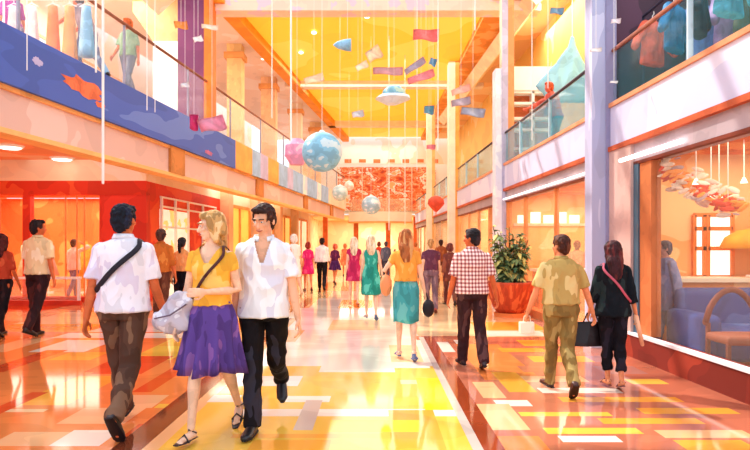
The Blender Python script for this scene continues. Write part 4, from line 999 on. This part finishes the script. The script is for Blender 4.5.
# 6 plaid man
pm = bpy.data.materials.new('plaid_cloth'); pm.use_nodes = True; nt = pm.node_tree; bs = nt.nodes['Principled BSDF']; bs.inputs['Roughness'].default_value = .9
tc = nt.nodes.new('ShaderNodeTexCoord'); sp = nt.nodes.new('ShaderNodeSeparateXYZ'); nt.links.new(tc.outputs['Object'], sp.inputs[0])
def stripe(sock, f, thr):
    m1 = nt.nodes.new('ShaderNodeMath'); m1.operation = 'MULTIPLY'; m1.inputs[1].default_value = f; nt.links.new(sock, m1.inputs[0])
    m2 = nt.nodes.new('ShaderNodeMath'); m2.operation = 'SINE'; nt.links.new(m1.outputs[0], m2.inputs[0])
    m3 = nt.nodes.new('ShaderNodeMath'); m3.operation = 'GREATER_THAN'; m3.inputs[1].default_value = thr; nt.links.new(m2.outputs[0], m3.inputs[0]); return m3.outputs[0]
s1, s2 = stripe(sp.outputs['X'], 150, .1), stripe(sp.outputs['Z'], 130, .1)
ad = nt.nodes.new('ShaderNodeMath'); ad.operation = 'ADD'; nt.links.new(s1, ad.inputs[0]); nt.links.new(s2, ad.inputs[1])
hf = nt.nodes.new('ShaderNodeMath'); hf.operation = 'MULTIPLY'; hf.inputs[1].default_value = .5; nt.links.new(ad.outputs[0], hf.inputs[0])
rp = nt.nodes.new('ShaderNodeValToRGB'); rp.color_ramp.interpolation = 'CONSTANT'
rp.color_ramp.elements[0].color = (*lin((250,236,230)), 1); rp.color_ramp.elements[1].position = .75; rp.color_ramp.elements[1].color = (*lin((138,60,62)), 1)
e = rp.color_ramp.elements.new(.4); e.color = (*lin((214,150,146)), 1)
nt.links.new(hf.outputs[0], rp.inputs[0]); nt.links.new(rp.outputs[0], bs.inputs['Base Color'])
q = person('person in red and white plaid shirt and dark trousers walking away', 472, 368, 229, yaw=.08, seed=11, wide=1.10,
    legs={'L': (.16, .04, .03), 'R': (-.12, .30, -.3)}, arms={'L': (.1, .18, .15), 'R': (-.12, .24, .20)}, head=(.9, 0), skin=SKO,
    hair=('short', (30,22,26), (60,44,50)), top=('shirt', pm, None, .93, .85), bottom=('trousers', (62,34,38), (96,62,62)), shoes=('shoe', (52,28,34)))
b = N(); 
# 7 orange top teal skirt
q = person('person in orange top and teal pencil skirt with long brown hair walking away', 406, 360, 231, yaw=0.0, fem=True, seed=12,
    legs={'L': (.12, .05, .0), 'R': (-.14, .30, -.5)}, arms={'L': {'e': (-.30,.02,1.16), 'w': (-.12,.10,1.36)}, 'R': (-.05, .22, .25)}, head=(.1, 0), skin=SKL,
    hair=('long', (184,104,56), (226,164,104), .34), top=('tee', (252,166,70), (255,190,100), 1.04, .45), bottom=('pencil', (104,214,222), (150,234,236), .2, .56), shoes=('sandal', (60,90,150)))
t = thing('shoulder_bag', 'tan leather shoulder bag at the left of the woman in teal skirt', 'bag', q.root.location, 0, None, q.s)
c = q.lz((-.27, -.02, .98)); b = N(); ell(b, c, .08, .06, .15); obj('bag_body', b, mat((226,140,90), var=.2), t, True)
b = N(); tube(b, [c+Vector((0,0,.12)), q.lz((-.24,0,1.2)), q.lz((-.15,-.0,1.46))], .012); obj('strap', b, mat((130,60,44)), t, True)
t = thing('black_handbag', 'small black handbag at the right hip of the woman in teal skirt', 'bag', world(q, q.A['R'][2]), 0, None, 1)
b = N(); ell(b, (.05, 0, -.2), .08, .06, .12); obj('bag_body', b, mat((36,28,36)), t, True); b = N(); tube(b, [(.05,0,-.1),(.02,0,0)], .01); obj('handle', b, mat((36,28,36)), t)
# 8 teal sequin dress
person('person with blonde hair in green sequined sleeveless dress walking away', 371, 320, 237, fem=True, seed=13, skin=SKL, yaw=.05,
    legs={'L': (.1, .05, 0), 'R': (-.12, .3, -.5)}, arms={'L': (0, .15, .1), 'R': (-.05, .2, .2)}, hair=('long', (236,206,164), (250,232,206), .30),
    top=('dress', (50,160,142), (100,206,184), .50, 0, .3), shoes=('sandal', (70,110,170)))
# 9 magenta dress
person('person with pale blonde hair in magenta dress walking away', 354, 306, 238, fem=True, seed=14, skin=SKL,
    legs={'L': (.08, .05, 0), 'R': (-.1, .2, -.3)}, hair=('long', (244,214,180), (255,240,220), .36), top=('dress', (196,44,92), (226,84,120), .62, .3, .2), shoes=('sandal', (200,120,90)))
# 10 man grey maroon
person('person with sandy hair in plum tee and grey trousers right of the teal skirt', 431, 313, 240, seed=15, skin=SKL,
    legs={'L': (.12, .05, 0), 'R': (-.1, .2, -.3)}, hair=('short', (196,140,84), (230,180,120)), top=('tee', (104,56,76), (126,74,92), 1.0, .5), bottom=('trousers', (130,98,110), (160,126,130)), shoes=('shoe', (180,70,50)))
# 11 distant group
person('person in white dress and pale hat standing at the left shop windows', 294, 296, 233, fem=True, seed=16, skin=SKL, yaw=.5, hair=('bob', (250,240,226), (255,250,244)), top=('dress', (255,250,244), (250,240,230), .55, .9, .06), shoes=('sandal', (240,200,170)))
person('person in bright pink dress standing left of the man in white and black', 308, 291, 241, fem=True, seed=17, skin=SKM, yaw=.2, hair=('bob', (150,44,40), (180,70,50)), top=('dress', (226,44,120), (240,90,150), .62, .8), shoes=('shoe', (150,60,50)))
person('person in white shirt and black trousers standing between pink and purple outfits', 322, 290, 237, seed=18, skin=(110,60,44), hair=('short', (40,24,24)), top=('shirt', (255,250,250), (244,236,240), .95, 1.6), bottom=('trousers', (26,22,26), (40,36,40)))
person('person with red hair in purple skirt and dark top at the hall centre left', 335, 284, 243, fem=True, seed=19, skin=SKM, yaw=-.3, hair=('bob', (214,90,70), (236,130,100)), top=('tee', (96,40,84), (130,60,100), 1.02, .9), bottom=('skirt', (110,60,140), (140,84,160), .2, .42), shoes=('shoe', (120,50,50)))
person('person in dark grey suit far away between green dress and orange top', 386, 279, 241, seed=20, skin=SKM, hair=('short', (70,60,74)), top=('coat', (92,96,120), (120,120,140), .86, 1.7), bottom=('trousers', (70,70,92), (90,90,110)))
person('person in red top far away behind the green dress', 379, 276, 241, fem=True, seed=21, skin=SKM, hair=('bob', (120,50,44)), top=('tee', (214,66,50), (230,100,70), .98, .9), bottom=('trousers', (120,60,60), (140,80,70)))
person('person in brown jacket far away above the plum tee man', 441, 284, 239, seed=22, skin=(120,64,44), hair=('short', (52,24,24)), top=('coat', (150,84,56), (176,110,70), .9, 1.7), bottom=('trousers', (110,64,54), (130,80,60)))
person('person in dark rust coat with brown hair left of the plaid shirt man', 450, 305, 242, fem=True, seed=23, skin=SKM, hair=('bob', (112,52,44)), top=('coat', (120,62,54), (150,86,66), .7, 1.7), bottom=('trousers', (110,60,56), (130,80,64)))
person('person in pale orange clothes far away at the left of the yellow pillar', 345, 276, 243, seed=24, skin=SKM, fem=True, hair=('bob', (214,120,70)), top=('dress', (240,130,90), (250,160,110), .6, .9))
person('person in pale tan coat far away between mural and columns', 416, 275, 242, seed=25, skin=SKM, hair=('short', (190,110,60)), top=('coat', (240,160,100), (250,190,130), .8, 1.7), bottom=('trousers', (220,130,80), (230,150,100)))
# 12 left side people
person('person in cream short-sleeved shirt and dark trousers walking before the red shop', 38, 336, 219, yaw=-.1, seed=26, skin=SKO, wide=1.02,
    legs={'L': (.12, .05, 0), 'R': (-.30, .30, -.35)}, arms={'L': (.1, .12, .2), 'R': (-.1, .18, .15)}, head=(-.9, 0), hair=('short', (34,20,22), (60,34,30)), top=('shirt', (240,206,156), (252,228,190), .93, .8), bottom=('trousers', (52,24,26), (84,40,36)), shoes=('shoe', (44,22,24)))
person('person in rust and black top with long dark hair at the left picture edge', 1, 336, 232, yaw=.1, fem=True, seed=27, skin=SKO, hair=('long', (52,18,20), (90,30,26), .32),
    top=('tee', (190,70,44), (214,96,60), .98, .9), bottom=('trousers', (34,20,24), (56,34,34)), arms={'L': (0, .15, .1), 'R': (.1, .18, .3)})
person('person in white shirt raising one arm to the head behind the low barrier', 74, 299, 230, yaw=-.3, seed=28, skin=SKM, hair=('short', (50,30,36)), arms={'L': (-.1, .15, .1), 'R': {'e': (.40,.10,1.52), 'w': (.16,.08,1.66)}},
    top=('shirt', (255,240,224), (250,226,206), .85, 1.2), bottom=('trousers', (120,110,150), (140,130,160)), depth=17.2, H=1.72)
person('person in burnt orange shirt and brown trousers at the corner of the red shop', 161, 323, 229, yaw=.05, seed=29, skin=SKO, hair=('short', (96,56,44), (60,34,30)),
    legs={'L': (.1, .05, 0), 'R': (-.2, .2, -.25)}, arms={'L': (0, .12, .1), 'R': (-.1, .2, .15)}, top=('shirt', (206,108,44), (226,136,62), .95, 1.1), bottom=('trousers', (110,58,40), (134,78,52)), shoes=('shoe', (50,26,24)))
person('person with dark ponytail in orange top and black skirt behind the blonde woman', 182, 318, 236, yaw=-.1, fem=True, seed=30, skin=SKM, hair=('pony', (30,20,28)), top=('tee', (244,160,96), (250,180,120), 1.03, .9), bottom=('pencil', (34,26,34), (50,40,48), .2, .5), shoes=('shoe', (40,30,34)))
# 13 upper left gallery, standing on the slab at z=4.62
def up(label, px, yt, d, H, **k): 
    return person(label, px, 300, 200, depth=d, H=H, z0=4.62, vox=.015, **k)
up('person in violet top and grey trousers at the far left of the upper gallery', 12, 0, 11.1, 1.72, yaw=.4, fem=True, seed=31, skin=SKM, hair=('bob', (90,40,40)), top=('tee', (160,40,140), (180,70,160), .98, .9), bottom=('trousers', (150,140,160), (110,100,130)))
up('person in grey shirt leaning over goods on the upper gallery', 88, 0, 11.3, 1.72, yaw=1.3, lean=.35, seed=32, skin=SKO, hair=('short', (60,30,34)), top=('shirt', (150,130,140), (170,150,156), .92, .8), bottom=('trousers', (92,110,160), (150,190,220)), arms={'L': (1.1, .2, .2), 'R': (1.2, .2, .3)})
up('person in green shirt and slate trousers with orange hair on the upper gallery', 128, 0, 12.75, 1.74, yaw=PI-.3, seed=33, skin=SKO, hair=('short', (226,110,50)), top=('shirt', (128,164,128), (150,184,150), .93, .8), bottom=('trousers', (100,112,134), (124,134,150)))
# clothes hanging at the gallery: rail with long garments
rl2 = thing('clothes_rail', 'pale clothes rail on the upper left gallery', 'rack', (-5.85, 10.75, 4.62), 0)
b = N(); tube(b, [(-.8,0,1.3),(.85,0,1.3)], .018); obj('bar', b, WTRIM, rl2)
for x_ in (-.8, .85): b = N(); tube(b, [(x_,0,0),(x_,0,1.3)], .018); obj('post', b, WTRIM, rl2)
for i, (xo, c, nm, L) in enumerate(((-.62,(246,206,206),'rose pink',.85),(-.3,(250,232,226),'white',.8),(.08,(240,130,60),'orange',1.15),(.38,(248,160,90),'apricot',1.1),(.68,(160,206,232),'sky blue',.9))):
    t = thing('hanging_dress', '%s long dress on the rail of the upper left gallery' % nm, 'clothing', (-5.85+xo, 10.75, 5.89), 0, 'dresses on the upper left rail')
    b = N(); n_ = 36; RR = []
    for r in range(7):
        f = r/6; RR.append([b.verts.new((((.08+.06*f)*(1+.12*f*math.sin(a*7)))*math.cos(a), (.06+.05*f)*math.sin(a), -.1-L*f)) for a in [2*PI*k_/n_ for k_ in range(n_)]])
    for a_, b__ in zip(RR, RR[1:]):
        for k_ in range(n_): b.faces.new((a_[k_], a_[(k_+1) % n_], b__[(k_+1) % n_], b__[k_]))
    b.faces.new(RR[0]); b.faces.new(RR[-1][::-1]); obj('dress', b, mat(c, var=.15, scale=4), t, True)
    b = N(); tube(b, [(-.12,0,-.1),(0,0,-.04),(.12,0,-.1)], .008); tube(b, [(0,0,-.04),(0,0,.0)], .006); obj('hanger', b, WTRIM, t)
# 14 right shop occupants
person('person in slate blue coat standing inside the nearest right shop', 665, 300, 240, depth=8.32, H=1.6, yaw=PI/2, seed=40, skin=(176,130,120), hair=('short', (86,84,96)), top=('coat', (110,128,170), (140,150,186), .7, 1.7), bottom=('trousers', (90,110,150), (110,130,170)), wide=1.3)
person('person in dusky brown clothes inside the shop behind the khaki shirt man', 577, 300, 240, depth=15.3, H=1.66, seed=41, skin=(150,90,66), hair=('short', (116,66,50)), top=('coat', (196,140,110), (210,160,130), .8, 1.7), bottom=('trousers', (170,116,90), (190,136,100)))
person('person in pale brown clothes inside the shop left of the dusky one', 560, 300, 246, depth=15.0, H=1.5, fem=True, seed=42, skin=(180,120,90), hair=('bob', (150,94,70)), top=('coat', (210,156,124), (220,176,140), .8, 1.7), bottom=('trousers', (190,136,100), (206,150,120)))
# upper right: person in red behind teal glass
person('person in brick red top at the teal balustrade of the right gallery', 556, 300, 200, depth=13.4, H=1.7, z0=3.5, vox=.015, yaw=PI/2+.4, lean=.3, seed=43, skin=(226,110,80), hair=('short', (206,90,50)), top=('shirt', (196,84,70), (216,110,90), .92, 1.6), bottom=('trousers', (80,110,130), (100,130,140)), arms={'L': (1.2, .2, .2), 'R': (1.3, .2, .2)})
